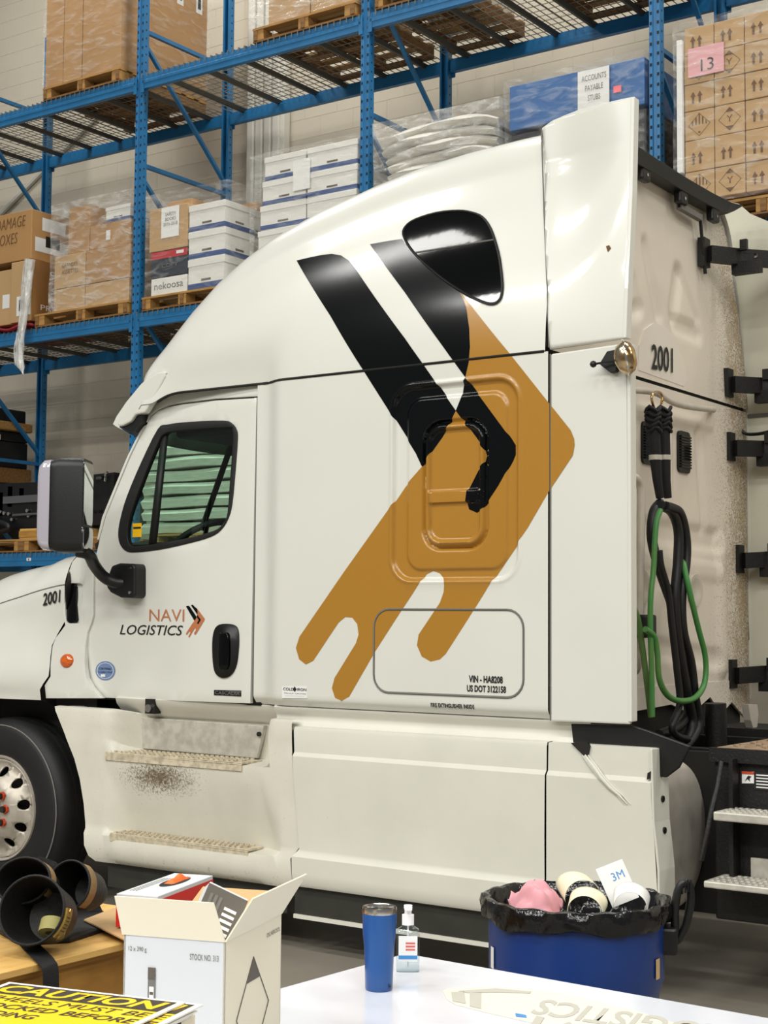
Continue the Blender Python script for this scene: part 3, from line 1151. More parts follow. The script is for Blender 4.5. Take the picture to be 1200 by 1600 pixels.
# top of the cowl behind the bonnet
MB().grid(lambda u, v: ws(u, 0.0).lerp(Vector((-6.50, lerp(0.30, 2.1, u), 2.02)), v) + Vector((0, 0, -0.03 - 0.0 * v)), 16, 4).build('cowl_top', 'paint', T, smooth=60)
far_pts = pX(door, g_c)
fo = [(x, z) for x, z in far_pts]
g_far = lambda x, z: 2 * YC - g_c(x, z)
drape('far_door', fo, g_far, 'paint', T, holes=[pX(wout, g_c)], step=0, solid=0.03)
drape('far_window', pX(wout, g_c), g_far, 'cab_glass', T, step=0)
for s_ in (0, 1):
    f = mirror_y if s_ else (lambda p: p)
    MB().tube([f(aB.lerp(aT, v / 6) + Vector((0.01, 0.03, 0))) for v in range(7)], 0.035, 6).build('pillar', 'interior_dark', T)
MB().box(-6.34, -5.92, 0.17, 2.2, 1.5, 2.07).build('dashboard', 'interior_dark', T, bevel=0.05)
MB().box(-6.02, -5.86, 0.45, 1.0, 1.72, 2.06).build('dash_cluster', 'interior', T, bevel=0.04)
# steering wheel
sc = aY(313, 825, 0.55)
Mw = Matrix.Translation(sc + Vector((0, 0, -0.11))) @ Matrix.Rotation(R(-38), 4, 'Y')
SW = MB().tube([Mw @ Vector((0.225 * math.cos(2 * math.pi * k / 28), 0.225 * math.sin(2 * math.pi * k / 28), 0)) for k in range(28)], 0.019, 8, closed=True)
for a_ in (90, 210, 330):
    SW.tube([Mw @ Vector((0, 0, -0.03)), Mw @ Vector((0.22 * math.cos(R(a_)), 0.22 * math.sin(R(a_)), 0))], 0.014, 6)
SW.cyl(Mw @ Vector((0, 0, -0.35)), Mw @ Vector((0, 0, 0.0)), 0.05, 12)
SW.build('steering_wheel', 'interior_dark', T, smooth=50)
MB().box(-5.45, -4.95, 0.35, 0.9, 1.3, 1.72).box(-5.08, -4.9, 0.35, 0.9, 1.65, 2.3).build('driver_seat', 'seat_fabric', T, bevel=0.06)
MB().box(-5.06, -5.02, 0.1, 2.3, 1.2, 2.84).build('cab_bulkhead', 'interior', T)
MB().box(-5.98, -5.05, 0.14, 2.26, 2.80, 2.84).build('headliner', 'interior', T)
MB().tube([aY(364, 688, 0.9), aY(315, 828, 0.9)], 0.018, 6).build('interior_bar', 'interior_dark', T)
MB().box(-5.90, -5.30, 0.30, 2.1, 2.66, 2.80).build('overhead_shelf', 'interior', T, bevel=0.02)

# sun visor
vp = [aG(x, y, lambda a_, b_: 0.10) for x, y in ((259, 580), (248, 584), (228, 602), (205, 630), (190, 652), (184.5, 664), (190, 668))]
mb = MB()
rings = []
for k in range(17):
    u = k / 16
    sh = 0.40 * (1 - (2 * u - 1) ** 2)
    y = lerp(0.06, 2.34, u)
    up_ = [Vector((p.x - sh, y, p.z)) for p in vp]
    lo_ = [Vector((p.x - sh + 0.05, y, p.z - 0.02)) for p in vp]
    rings.append(up_ + list(reversed(lo_)))
VIS = MB().loft(rings).build('sun_visor', 'paint', T, smooth=45)
ve = [aG(x, y, lambda a_, b_: 0.06) for x, y in ZB([(635, 70), (590, 76), (520, 120), (450, 222), (370, 350), (367, 366), (378, 376), (400, 370), (440, 350), (465, 312), (520, 300), (560, 232), (590, 180), (632, 100)])]
MB().prism([(p.x, p.z) for p in ve], lambda p: Vector((p[0], 0.055, p[1])), lambda p: Vector((p[0], 0.10, p[1]))).build('visor_end', 'paint', VIS, bevel=0.012)
vb = [aG(x, y, lambda a_, b_: 0.11) for x, y in ((190, 664), (206, 652), (229, 648), (226, 662), (215, 676), (205, 673))]
MB().prism([(p.x, p.z) for p in vb], lambda p: Vector((p[0], 0.075, p[1])), lambda p: Vector((p[0], 0.35, p[1]))).build('visor_bracket', 'black_plastic', VIS)

# mirror on its arm
MIR = bpy.data.objects.new('door_mirror', None)
COL.objects.link(MIR)
MIR.parent = T
MIR.matrix_parent_inverse = Matrix.Translation((4.5, -1.2, 0))
MIR.location = (-4.5, 1.2, 0)
MIR['_w'] = [-4.5, 1.2, 0]
mY = -0.30
mA, mB_ = aY(118, 718, mY), aY(118, 864, mY)
mc = (mA + mB_) / 2
hgt = (mA.z - mB_.z)
# housing faces rearwards, turned a little towards the cab
Mm = Matrix.Translation(mc) @ Matrix.Rotation(R(33), 4, 'Z')
prof = rrect(-0.125, 0.125, -hgt / 2, hgt / 2, 0.05)
hs = MB()
hs.loft([[Mm @ Vector((dx, y * k + (1 - k) * 0.0, z * k)) for y, z in prof] for dx, k in ((-0.13, 0.80), (-0.115, 0.93), (-0.07, 1.0), (0.05, 1.0), (0.065, 0.985))])
hs.build('mirror_housing', 'black_plastic', MIR, smooth=40)
MB().prism(rrect(-0.105, 0.105, -hgt * 0.20, hgt * 0.46, 0.03), lambda p: Mm @ Vector((0.064, p[0], p[1])), lambda p: Mm @ Vector((0.070, p[0], p[1]))).build('flat_glass', 'mirror_glass', MIR)
MB().prism(rrect(-0.105, 0.105, -hgt * 0.46, -hgt * 0.23, 0.03), lambda p: Mm @ Vector((0.064, p[0], p[1])), lambda p: Mm @ Vector((0.074, p[0], p[1]))).build('convex_glass', 'mirror_glass', MIR)
hs = MB()
hs.loft([[Mm @ Vector((dx, y * k, z * k)) for y, z in prof] for dx, k in ((-0.185, 0.70), (-0.175, 0.86), (-0.15, 0.95), (-0.112, 0.965))])
hs.build('clear_cover', 'lamp_white', MIR, smooth=50)
arm = [mc + Vector((0, 0.02, -hgt * 0.48)), aY(138, 866, -0.24), aY(148, 884, -0.14), aY(162, 901, -0.06), aY(180, 910, -0.01), aY(196, 911, 0.03)]
MB().tube(catmull(arm, 5), 0.033, 10).build('mirror_arm', 'black_plastic', MIR, smooth=60)
mbp = pX([(178, 884), (190, 880), (212, 881), (215, 886), (215, 930), (211, 935), (192, 934), (176, 926), (170, 918), (172, 900)], lambda a_, b_: 0.02)
BR = MB().prism(mbp, lambda p: Vector((p[0], 0.0, p[1])), lambda p: Vector((p[0], 0.10, p[1]))).build('mirror_foot', 'black_plastic', MIR, bevel=0.012)
for x, y in ((203, 888), (203, 926)):
    c = aY(x, y, 0.0)
    MB().cyl(c + Vector((0, -0.005, 0)), c + Vector((0, 0.01, 0)), 0.009, 8).build('bolt', 'chrome', MIR)

# ---------------- sills, steps and skirts
def profile_x(name, prof, x0, x1, m, parent=T, n=1, **k):
    return MB().loft([[Vector((lerp(x0, x1, i / n), y, z)) for y, z in prof] for i in range(n + 1)]).build(name, m, parent, **k)


sill = [(0.05, 1.215), (0.035, 1.19), (0.045, 1.165), (0.06, 1.15), (0.05, 1.13), (0.02, 1.11), (0.02, 1.08), (0.2, 1.06), (0.2, 1.215)]
sill = [(0.05, 1.215), (0.030, 1.20), (0.034, 1.185), (0.050, 1.168), (0.056, 1.15), (0.050, 1.13), (0.035, 1.115), (0.03, 1.08), (0.2, 1.06), (0.2, 1.215)]
profile_x('sill', sill, -4.93, -3.22, 'paint_low', smooth=50)
profile_x('door_sill', [(0.10, 1.215), (0.075, 1.20), (0.085, 1.17), (0.115, 1.14), (0.135, 1.115), (0.15, 1.10), (0.3, 1.10), (0.3, 1.215)], -6.1, -4.93, 'paint_low', smooth=50)
lk = aY(235, 1105, 0.075)
LK = MB().box(lk.x - 0.035, lk.x + 0.035, 0.07, 0.12, lk.z - 0.035, lk.z + 0.045).build('lock_plate', 'dark_steel', T)
MB().cyl(lk + Vector((0, -0.02, -0.005)), lk + Vector((0, 0.02, -0.005)), 0.022, 14).build('lock_barrel', 'chrome', LK, smooth=40)

# front step fairing
frontE = sorted([(q[1], q[0]) for q in [qx(x, y, -0.03) for x, y in ((82, 1101), (98, 1140), (116, 1185), (128, 1230), (133, 1276), (137, 1325), (145, 1342), (158, 1350), (160, 1362))]])
rearE = sorted([(q[1], q[0]) for q in [qx(x, y, -0.03) for x, y in ((455, 1143), (457, 1195), (468, 1325), (457.5, 1339), (461, 1372), (461, 1390))]])
PA_ = [(0.02, 1.145), (-0.018, 1.142), (-0.026, 1.12), (-0.027, 1.05), (-0.028, 0.985), (-0.03, .97), (-0.03, .90), (-0.03, .86), (-0.03, .75), (-0.03, .62), (-0.032, .52), (-0.035, .49), (-0.05, .465), (-0.055, .40), (-0.05, .345), (-0.035, .318), (0.03, .31)]
PB_ = [(0.15, 1.115), (0.15, 1.112), (0.155, 1.10), (0.17, 1.0), (0.18, .925), (0.18, .912), (-0.03, .898), (-0.032, .865), (-0.012, .76), (0.02, .62), (0.055, .51), (0.06, .478), (-0.068, .47), (-0.085, .42), (-0.075, .355), (-0.045, .322), (0.03, .31)]
UX0, UX1 = qx(203, 1150, 0.0)[0], qx(417, 1165, 0.0)[0]
LX0, LX1 = qx(160, 1310, -0.03)[0], qx(420, 1340, -0.03)[0]
rings = []
for i in range(65):
    u = i / 64
    rg = []
    for j, (A, B) in enumerate(zip(PA_, PB_)):
        zz = A[1]
        x = lerp(interp(frontE, zz), interp(rearE, zz), u)
        if j <= 8:
            # the inner top corner swoops down towards the kick plate
            w_ = sm((x - UX0 + 0.16) / (0.16 if j < 6 else 0.05)) * sm((UX1 - x + 0.03) / 0.045)
        else:
            w_ = sm((x - LX0) / 0.16) * sm((LX1 + 0.10 - x) / 0.16)
        rg.append(Vector((x, lerp(A[0], B[0], w_), lerp(A[1], B[1], w_))))
    rings.append(rg)
STEP = MB().loft(rings, closed=False).build('step_fairing', 'paint_step', T, smooth=40)
MB().prism([(interp(frontE, z) + 0.004, z) for z in (1.14, 1.0, .9, .8, .7, .6, .5, .4, .33)] + [(interp(frontE, z) + 0.10, z) for z in (.33, .5, .7, .9, 1.14)],
           lambda p: Vector((p[0], -0.02, p[1])), lambda p: Vector((p[0], 0.22, p[1]))).build('arch_return', 'paint_step', STEP)
# kick plate with two studs
kp = [aY(x, y, 0.13) for x, y in ((210, 1120), (413, 1134), (399, 1185), (198, 1168))]
d_ = Vector((0, 0.012, 0))
mb = MB()
mb.loft([[p + Vector((0, 0.012 if p.z < 1.05 else -0.004, 0)) for p in kp], [p + Vector((0, 0.03, 0)) for p in kp]])
KP = mb.build('kick_plate', 'alu', STEP, bevel=0.003)
for x, y in ((209, 1132), (405, 1147)):
    c = aY(x, y, 0.125)
    MB().cyl(c + Vector((0, -0.008, 0)), c + Vector((0, 0.02, 0)), 0.012, 10).build('stud', 'rubber', STEP, smooth=40)


def tread(x0, x1, y0, y1, z):
    t = MB().box(x0, x1, y0, y1, z, z + 0.012).box(x0, x1, y0, y0 + 0.006, z - 0.035, z).build('step_tread', 'tread_metal', T, bevel=0.003)
    lug = MB()
    n = 26
    for r_ in range(4):
        for i in range(n):
            xx = lerp(x0 + 0.03, x1 - 0.04, (i + (r_ % 2) * 0.5) / n)
            yy = lerp(y0 + 0.015, y1 - 0.015, r_ / 3)
            lug.cbox((xx, yy, z + 0.016), (0.020, 0.010, 0.008))
    lug.build('grip_teeth', 'tread_metal', t)['kind'] = 'stuff'
    ho = MB()
    for r_ in range(3):
        for i in range(n):
            xx = lerp(x0 + 0.03, x1 - 0.04, (i + (r_ % 2) * 0.5 + 0.25) / n)
            yy = lerp(y0 + 0.03, y1 - 0.03, r_ / 2)
            ho.cbox((xx, yy, z + 0.0122), (0.017, 0.012, 0.001))
    ho.build('drain_slots', 'brown_print', t)['kind'] = 'stuff'


u0, u1 = qx(165, 1180, -0.035)[0], qx(378, 1202, -0.035)[0]
tread(u0, u1, -0.038, 0.13, 0.902)
u0, u1 = qx(172, 1312, -0.07)[0], qx(388, 1342, -0.07)[0]
tread(u0, u1, -0.074, 0.05, 0.476)

# middle and rear skirts
sk = [(0.06, 1.112), (-0.012, 1.108), (-0.018, 1.09), (-0.020, .985), (-0.036, .965), (-0.038, .90), (-0.040, .70), (-0.038, .515), (-0.040, .502), (-0.058, .478), (-0.060, .40), (-0.058, .352), (-0.046, .334), (0.03, .325)]
gx = [(a_, b_) for a_, b_ in rearE]


def skirt(name, xf, xr, pr, m, n=10):
    rr = []
    for i in range(n + 1):
        rr.append([Vector((lerp(xf(z), xr(z), i / n), y, z)) for y, z in pr])
    return MB().loft(rr, closed=False).build(name, m, T, smooth=35, solid=0.0)


MID = skirt('side_skirt', lambda z: interp(gx, z) + 0.007, lambda z: -3.325 + 0.008 * 0, sk, 'paint_low')
MB().box(-4.80, -3.0, 0.02, 0.05, 0.36, 1.09).build('skirt_backing', 'seam', MID)
XS_ = -2.835
rt = sorted([(q[1], q[0]) for q in [qx(x, y, -0.03) for x, y in ((1017, 1172), (1020, 1282), (1028, 1354), (1029, 1420), (1030, 1440))]])
REAR = skirt('rear_skirt', lambda z: -3.315, lambda z: interp(rt, z), [(-0.02, 1.108), (-0.022, 1.06), (-0.024, .985), (-0.040, .965), (-0.040, .90), (-0.040, .70), (-0.040, .515), (-0.044, .49), (-0.055, .46), (-0.055, .36), (-0.03, .33)], 'paint_low')
rr = []
for z in (1.108, 1.0, .9, .8, .7, .6, .5, .42, .33):
    x = interp(rt, z)
    rr.append([Vector((x, -0.04, z)), Vector((x + 0.01, -0.038, z)), Vector((x + 0.012, 0.115, z)), Vector((x - 0.01, 0.118, z))])
RF = MB().loft(rr).build('end_flange', 'paint_low', REAR, bevel=0.004)
MB().box(-3.312, interp(rt, 1.1), -0.02, 0.115, 1.09, 1.109).build('top_flange', 'paint_low', REAR)
for x, y in ((1026, 1250), (1031, 1298)):
    c = aX(x, y, -2.80)
    MB().cyl((interp(rt, c.z) + 0.008, 0.045, c.z), (interp(rt, c.z) + 0.018, 0.045, c.z), 0.014, 10).build('bolt', 'dark_steel', REAR, smooth=40)
# the buckled crease and the torn notch at the top edge
for dx, rr_ in ((0, 0.010), (5, 0.006), (-4, 0.005)):
    MB().tube([aY(x + dx, y, -0.031 if y < 1200 else -0.044) for x, y in ((914, 1180), (925, 1195), (940, 1216), (955, 1232), (968, 1243), (980, 1257))], [rr_ * 0.6, rr_, rr_, rr_, rr_ * 0.7, rr_ * 0.2], 6).build('crease', 'paint_low', REAR, smooth=60)
nt_ = [aY(x, y, -0.028) for x, y in ((893, 1161), (918, 1186), (922, 1166), (918, 1159))]
MB().prism([(p.x, p.z) for p in nt_], lambda p: Vector((p[0], -0.033, p[1])), lambda p: Vector((p[0], -0.018, p[1]))).build('torn_notch', 'seam', REAR)
MB().prism([qx(1012, 1208, -.04), qx(1017, 1205, -.04), qx(1016, 1217, -.04), qx(1011, 1218, -.04)], lambda p: Vector((p[0], -0.043, p[1])), lambda p: Vector((p[0], -0.036, p[1]))).build('scuff', 'dark_steel', REAR)
MB().box(-4.74, -3.0, -0.02, 0.01, 0.19, 0.335).build('rubber_lip', 'lip', MID)
MB().box(-6.05, -4.80, -0.005, 0.02, 0.185, 0.315).build('rubber_lip', 'lip', STEP)
MB().box(-4.74, -3.0, -0.03, 0.02, 0.175, 0.195).build('lip_edge', 'paint_low', MID)

# black plate below the extender
bp_ = [qx(892, 1131, .03), qx(985, 1133, .03), qx(1010, 1141, .03), qx(1078, 1166, .03), qx(1060, 1200, .03), qx(1040, 1215, .03), qx(930, 1200, .03), qx(897, 1178, .03)]
plate('lower_shield', bp_, 0.03, 0.05, 'black_plastic', T, 0.004)

# ---------------- rear wall of sleeper
segs = []


def seg(a_, b_, r_, dep):
    p, q = aX(*a_, XR), aX(*b_, XR)
    segs.append((p.y, p.z, q.y, q.z, r_, dep))


seg((1016, 382), (1033, 490), 0.035, 0.018)
seg((1066, 425), (1056, 490), 0.04, 0.02)
seg((1070, 425), (1094, 500), 0.025, 0.016)
seg((1058, 505), (1094, 522), 0.04, 0.02)
seg((993, 440), (1000, 480), 0.04, 0.018)
seg((992, 492), (1003, 480), 0.03, 0.018)
seg((990, 825), (1120, 845), 0.05, 0.018)
seg((990, 870), (1120, 895), 0.04, -0.012)
seg((1045, 660), (1047, 800), 0.02, -0.012)
seg((1090, 680), (1100, 820), 0.03, 0.014)
seg((1000, 640), (1110, 665), 0.025, -0.012)
seg((1010, 1010), (1120, 1030), 0.04, 0.014)
seg((1030, 930), (1018, 1010), 0.035, -0.014)
seg((1125, 850), (1128, 1040), 0.05, -0.02)


def h_rear(y, z):
    h = 0.0
    for y0, z0, y1, z1, r_, dep in segs:
        dy, dz = y1 - y0, z1 - z0
        t = max(0, min(1, ((y - y0) * dy + (z - z0) * dz) / (dy * dy + dz * dz)))
        d = math.hypot(y - y0 - t * dy, z - z0 - t * dz)
        if d < r_ * 1.6:
            h -= dep * sm((r_ * 1.6 - d) / (r_ * 0.9))
    return h


mb = MB()
mb.grid(lambda u, v: Vector((XR + h_rear(lerp(0.05, 2.36, u), lerp(1.30, 2.86, v)), lerp(0.05, 2.36, u), lerp(1.30, 2.86, v))), 110, 76)
RW = mb.build('rear_wall', 'rear_paint', T, smooth=60)


def rw_up(u, v):
    z = lerp(2.878, 4.0, v)
    k = g_rf(-3.4, min(z, 3.97))
    y = lerp(k + 0.02, 2 * YC - k - 0.02, u)
    return Vector((XR + h_rear(y, z) - 0.04 * v, y, z))


RU = MB().grid(rw_up, 100, 50).build('roof_rear_wall', 'rear_paint', T, smooth=60)
MB().box(XR - 0.05, XR - 0.012, 0.06, 2.34, 2.84, 2.9).build('rear_seam', 'seam', T)
pat = [aX(x, y, XR + 0.004) for x, y in ((998, 578), (1000, 540), (1008, 515), (1022, 505), (1040, 510), (1056, 528), (1068, 560), (1075, 592), (1070, 604))]
MB().prism([(p.y, p.z) for p in pat], lambda p: Vector((XR - 0.01, p[0], p[1])), lambda p: Vector((XR + 0.0012, p[0], p[1]))).build('number_patch', 'rear_paint_clean', RU)
n0, n1, n2 = aX(1018, 577, XR + 0.005), aX(1051, 583, XR + 0.005), aX(1018, 537, XR + 0.005)
text('lettering', '2001', lambda u, v: n0 + (n1 - n0) * u + (n2 - n0) * v + Vector((0.002, 0, 0)), 'black_print', RU, bold=0.02)
# black gutter with lugs along the top
gt = [aX(x, y, XR + 0.02) for x, y in ((985, 232), (1020, 255), (1060, 280), (1100, 303), (1130, 318), (1150, 323))]
gb = [aX(x, y, XR + 0.02) for x, y in ((985, 256), (1020, 276), (1060, 300), (1100, 322), (1128, 336), (1140, 331))]
mb = MB()
mb.loft([[p + Vector((-0.05, 0, 0.0)), p + Vector((0.05, 0, 0)), q + Vector((0.03, 0, 0)), q + Vector((-0.05, 0, 0))] for p, q in zip(gt, gb)])
G = mb.build('roof_gutter', 'black_plastic', T, bevel=0.004)
for x, y in ((1007, 268), (1066, 305), (1116, 333)):
    c = aX(x, y, XR + 0.03)
    L_ = MB().box(c.x - 0.03, c.x + 0.015, c.y - 0.05, c.y + 0.05, c.z - 0.05, c.z + 0.08).build('lug', 'black_plastic', G, bevel=0.012)
    MB().cyl(c + Vector((0.014, 0, -0.02)), c + Vector((0.02, 0, -0.02)), 0.009, 8).build('rivet', 'chrome', G)
tr1 = [aX(x, y, XR + 0.012) for x, y in ((1061, 322), (1094, 341), (1102, 428))]
MB().tube(tr1, 0.010, 4).build('corner_trim', 'dark_steel', RU)
MB().tube(tr1[:2], 0.022, 4).build('corner_trim', 'grey_print', RU)


# vents with louvres, round plates, grab rails
def vent(p0, p1):
    a_, b_ = aX(*p0, XR), aX(*p1, XR)
    yc, zc = (a_.y + b_.y) / 2, (a_.z + b_.z) / 2
    hw, hh_ = abs(b_.y - a_.y) / 2, abs(a_.z - b_.z) / 2
    V = MB().prism(rrect(yc - hw, yc + hw, zc - hh_, zc + hh_, 0.03), lambda p: Vector((XR - 0.02, p[0], p[1])), lambda p: Vector((XR + 0.012, p[0], p[1]))).build('air_vent', 'black_plastic', T)
    for k in range(12):
        z = zc + lerp(-hh_ + 0.03, hh_ - 0.03, k / 11)
        MB().box(XR + 0.008, XR + 0.024, yc - hw + 0.012, yc + hw - 0.012, z - 0.004, z + 0.004).build('louvre', 'black_gloss', V)


vent((1001, 657), (1021, 728))
vent((1057, 672), (1076, 741))
for x, y in ((1000, 917), (1083, 922)):
    c = aX(x, y, XR)
    Mx = Matrix.Translation(c) @ Matrix.Rotation(R(90), 4, 'Y')
    MB().lathe([(0, 0.012), (0.045, 0.012), (0.06, 0.02), (0.085, 0.02), (0.088, -0.02)], 24, Mx).build('round_plate', 'tank_metal', RW, smooth=35)
rail_ = [aX(985, 606, -3.30), aX(988, 609, -3.22), aX(1010, 611, -3.22), aX(1028, 615, -3.22), aX(1050, 628, -3.22), aX(1075, 635, -3.22), aX(1112, 640, -3.22), aX(1112, 641, -3.33)]
MB().tube(catmull(rail_, 4), 0.017, 8).build('grab_rail', 'tank_metal', T, smooth=60)
rail_ = [aX(980, 745, -3.33), aX(984, 744, -3.24), aX(993, 746, -3.2), aX(1000, 757, -3.2), aX(1002, 780, -3.2), aX(1001, 850, -3.2), aX(999, 960, -3.2), aX(996, 1040, -3.2), aX(985, 1050, -3.3)]
MB().tube(catmull(rail_, 4), 0.02, 8).build('grab_rail', 'tank_metal', T, smooth=60)

# ---------------- far side: sleeper side, roof side is in the loft; far extender with black brackets
MB().box(-5.04, XR, 2.37, 2.4, 1.21, 2.86).build('far_side', 'paint', T)
FXp = [aY(x, y, 2.40) for x, y in ((1157, 640), (1140, 480), (1122, 330), (1140, 316), (1155, 319), (1172, 334), (1200, 346))]
fpoly = [(-3.37, 1.30)] + [(p.x, p.z) for p in FXp] + [(-3.0, FXp[-1].z - 0.02), (-2.80, FXp[-1].z), (-2.78, 1.30)]
FE = MB().prism(fpoly, lambda p: Vector((p[0], 2.385, p[1])), lambda p: Vector((p[0], 2.41, p[1]))).build('far_extender', 'ext_inner', T)
MB().box(-3.36, -2.8, 2.375, 2.386, 2.83, 2.85).build('panel_joint', 'grey_print', FE)
MB().tube([aY(x, y, 2.37) for x, y in ((1163, 645), (1164, 760), (1166, 900), (1170, 1000))], 0.004, 5).build('panel_joint', 'grey_print', FE)
for x0_, y0_ in ((1103, 388), (1140, 592), (1143, 692), (1157, 868), (1146, 1048)):
    p = aX(x0_, y0_ + 8, XR + 0.02)
    B = MB()
    B.box(XR - 0.02, XR + 0.02, p.y - 0.02, p.y + 0.06, p.z - 0.07, p.z + 0.09)
    q0 = Vector((XR + 0.03, p.y + 0.02, p.z))
    q1 = Vector((XR + 0.12, min(p.y + 0.22, 2.34), p.z + 0.01))
    q2 = Vector((XR + 0.42, 2.35, p.z + 0.015))
    for a_, b_ in ((q0, q1), (q1, q2)):
        up_ = Vector((0, 0, 0.045))
        sd = (b_ - a_).cross(Vector((0, 0, 1))).normalized() * 0.022
        B.loft([[c_ - up_ - sd, c_ - up_ + sd, c_ + up_ + sd, c_ + up_ - sd] for c_ in (a_, b_)])
    B.box(q1.x - 0.03, q1.x + 0.13, q1.y - 0.03, q1.y + 0.025, q1.z - 0.10, q1.z - 0.03)
    B.box(q1.x + 0.02, q1.x + 0.06, q1.y - 0.035, q1.y - 0.01, q1.z + 0.03, q1.z + 0.09)
    BK = B.build('extender_bracket', 'dark_steel', T)
    c = q1.lerp(q2, 0.25) + Vector((0, -0.03, 0.01))
    MB().cyl(c, c + Vector((0.0, -0.012, 0)), 0.014, 8).build('bolt', 'chrome', BK)
MB().tube(catmull([aY(1146, 648, 2.3), aY(1152, 655, 2.3), aY(1157, 670, 2.3), aY(1166, 678, 2.3), aY(1185, 678, 2.3), aY(1205, 674, 2.3)], 4), 0.010, 6).build('cable', 'hose_black', T, smooth=60)

# ---------------- work lamp on the extender edge
c = aY(978, 559, -0.06)
Mx = Matrix.Translation(c) @ Matrix.Rotation(R(78), 4, 'Y') @ Matrix.Rotation(R(-25), 4, 'X') @ Matrix.Diagonal((1.12, 0.82, 1, 1))
WL = MB().lathe([(0.0, 0.045), (0.03, 0.043), (0.055, 0.03), (0.068, 0.008), (0.070, 0.0), (0.066, -0.01), (0.05, -0.035), (0.02, -0.05), (0.0, -0.052)], 24, Mx).build('work_lamp', 'brass_chrome', T, smooth=60)
MB().tube([Mx @ Vector((0.070 * math.cos(2 * math.pi * k / 24), 0.070 * math.sin(2 * math.pi * k / 24), 0)) for k in range(24)], 0.006, 6, closed=True).build('lamp_bezel', 'chrome', WL, smooth=60)
b_ = [qx(x, y, -0.01) for x, y in ((940, 570), (952, 550), (966, 547), (970, 560), (966, 582), (958, 584))]
WB = MB().prism(b_, lambda p: Vector((p[0], -0.035, p[1])), lambda p: Vector((p[0], -0.004, p[1]))).build('lamp_bracket', 'black_plastic', WL, bevel=0.004)
MB().tube([aY(964, 564, -0.05), aY(945, 566, -0.06), aY(928, 569, -0.07)], 0.005, 6).build('bracket_rod', 'black_plastic', WL)
c = aY(927, 569, -0.07)
MB().lathe([(0, 0.016), (0.011, 0.011), (0.016, 0), (0.011, -0.011), (0, -0.016)], 12, Matrix.Translation(c)).build('rod_knob', 'black_plastic', WL, smooth=60)
sc_ = pX([(947, 385), (952, 383), (955, 388), (950, 394)], g_up)
drape('chip', sc_, g_up, 'brown_print', EXU, off=0.002, step=0)

# ---------------- hoses hanging from the grab rail
def hose(name, pts, r_, m, X=None, Xs=None, n=6):
    P = []
    for i, (x, y) in enumerate(pts):
        P.append(aX(x, y, Xs[i] if Xs else X))
    return MB().tube(catmull(P, n), r_, 8).build(name, m, T, smooth=60)


HX = -3.17
hk = hose('hanger_hook', [(1022, 638), (1018, 622), (1022, 614), (1030, 613), (1035, 620), (1032, 638)], 0.007, 'brass_chrome', HX)
for dx, k in ((0, 0), (17, 1)):
    SP = MB()
    P = [aX(x + dx * (1 - 0.3 * (y - 640) / 160), y, HX) for x, y in ((1020, 640), (1021, 660), (1022, 680), (1024, 715), (1027, 750), (1031, 778))]
    SP.tube(P, [0.030, 0.034, 0.030, 0.030, 0.024, 0.020], 10)
    for j in range(5):
        SP.tube([P[0].lerp(P[2], j / 5) + Vector((0.034 * math.cos(t), 0.036 * math.sin(t), 0.012 * math.sin(3 * t + j))) for t in [2 * math.pi * q / 12 for q in range(12)]], 0.010, 6, closed=True)
    b0_ = SP.build('hose_sleeve', 'webbing', T, smooth=60)
    c = P[3]
    MB().cyl(c + Vector((0, 0, 0.012)), c + Vector((0, 0, -0.012)), 0.033, 10).build('sleeve_ring', 'tank_metal', b0_, smooth=40)
hose('black_hose', [(1032, 786), (1022, 800), (1018, 830), (1022, 860), (1036, 905), (1050, 945), (1060, 985), (1064, 1030), (1070, 1075), (1075, 1110), (1060, 1135), (1030, 1148)], 0.026, 'hose_black', HX)
hose('black_hose', [(1032, 790), (1050, 800), (1060, 830), (1059, 880), (1055, 930), (1058, 985), (1066, 1040), (1075, 1090), (1082, 1130), (1068, 1165), (1045, 1180)], 0.026, 'hose_black', HX + 0.03)
hose('black_hose', [(1040, 790), (1062, 800), (1072, 835), (1073, 875), (1066, 930), (1068, 985), (1080, 1035), (1086, 1085), (1092, 1130), (1078, 1160), (1060, 1172)], 0.022, 'hose_black', HX + 0.05)
hose('black_hose', [(1030, 860), (1033, 885), (1044, 925), (1050, 980), (1058, 1050), (1062, 1100), (1050, 1135), (1058, 1150), (1075, 1155)], 0.018, 'hose_black', HX + 0.06)
hose('green_hose', [(1032, 797), (1026, 815), (1023, 850), (1021, 890), (1017, 930), (1016, 975), (1018, 1040), (1019, 1120)], 0.014, 'hose_green_b', HX + 0.08)
hose('green_hose', [(1060, 815), (1064, 850), (1070, 890), (1080, 935), (1092, 985), (1101, 1020), (1103, 1050), (1098, 1075), (1083, 1092), (1060, 1095), (1042, 1085), (1030, 1060), (1027, 1020), (1022, 995), (1008, 983)], 0.015, 'hose_green_b', Xs=[HX - .03, HX - .02, HX + .06] + [HX + .09] * 12)
hose('green_hose', [(988, 945), (996, 965), (1002, 1000), (1010, 1060), (1017, 1120)], 0.015, 'hose_green', HX + 0.04)
MB().box(-3.25, -3.12, aX(996, 980, -3.2).y - 0.07, aX(996, 980, -3.2).y + 0.05, aX(996, 980, -3.2).z - 0.05, aX(996, 980, -3.2).z + 0.06).build('hose_coupling', 'black_plastic', T, bevel=0.012)

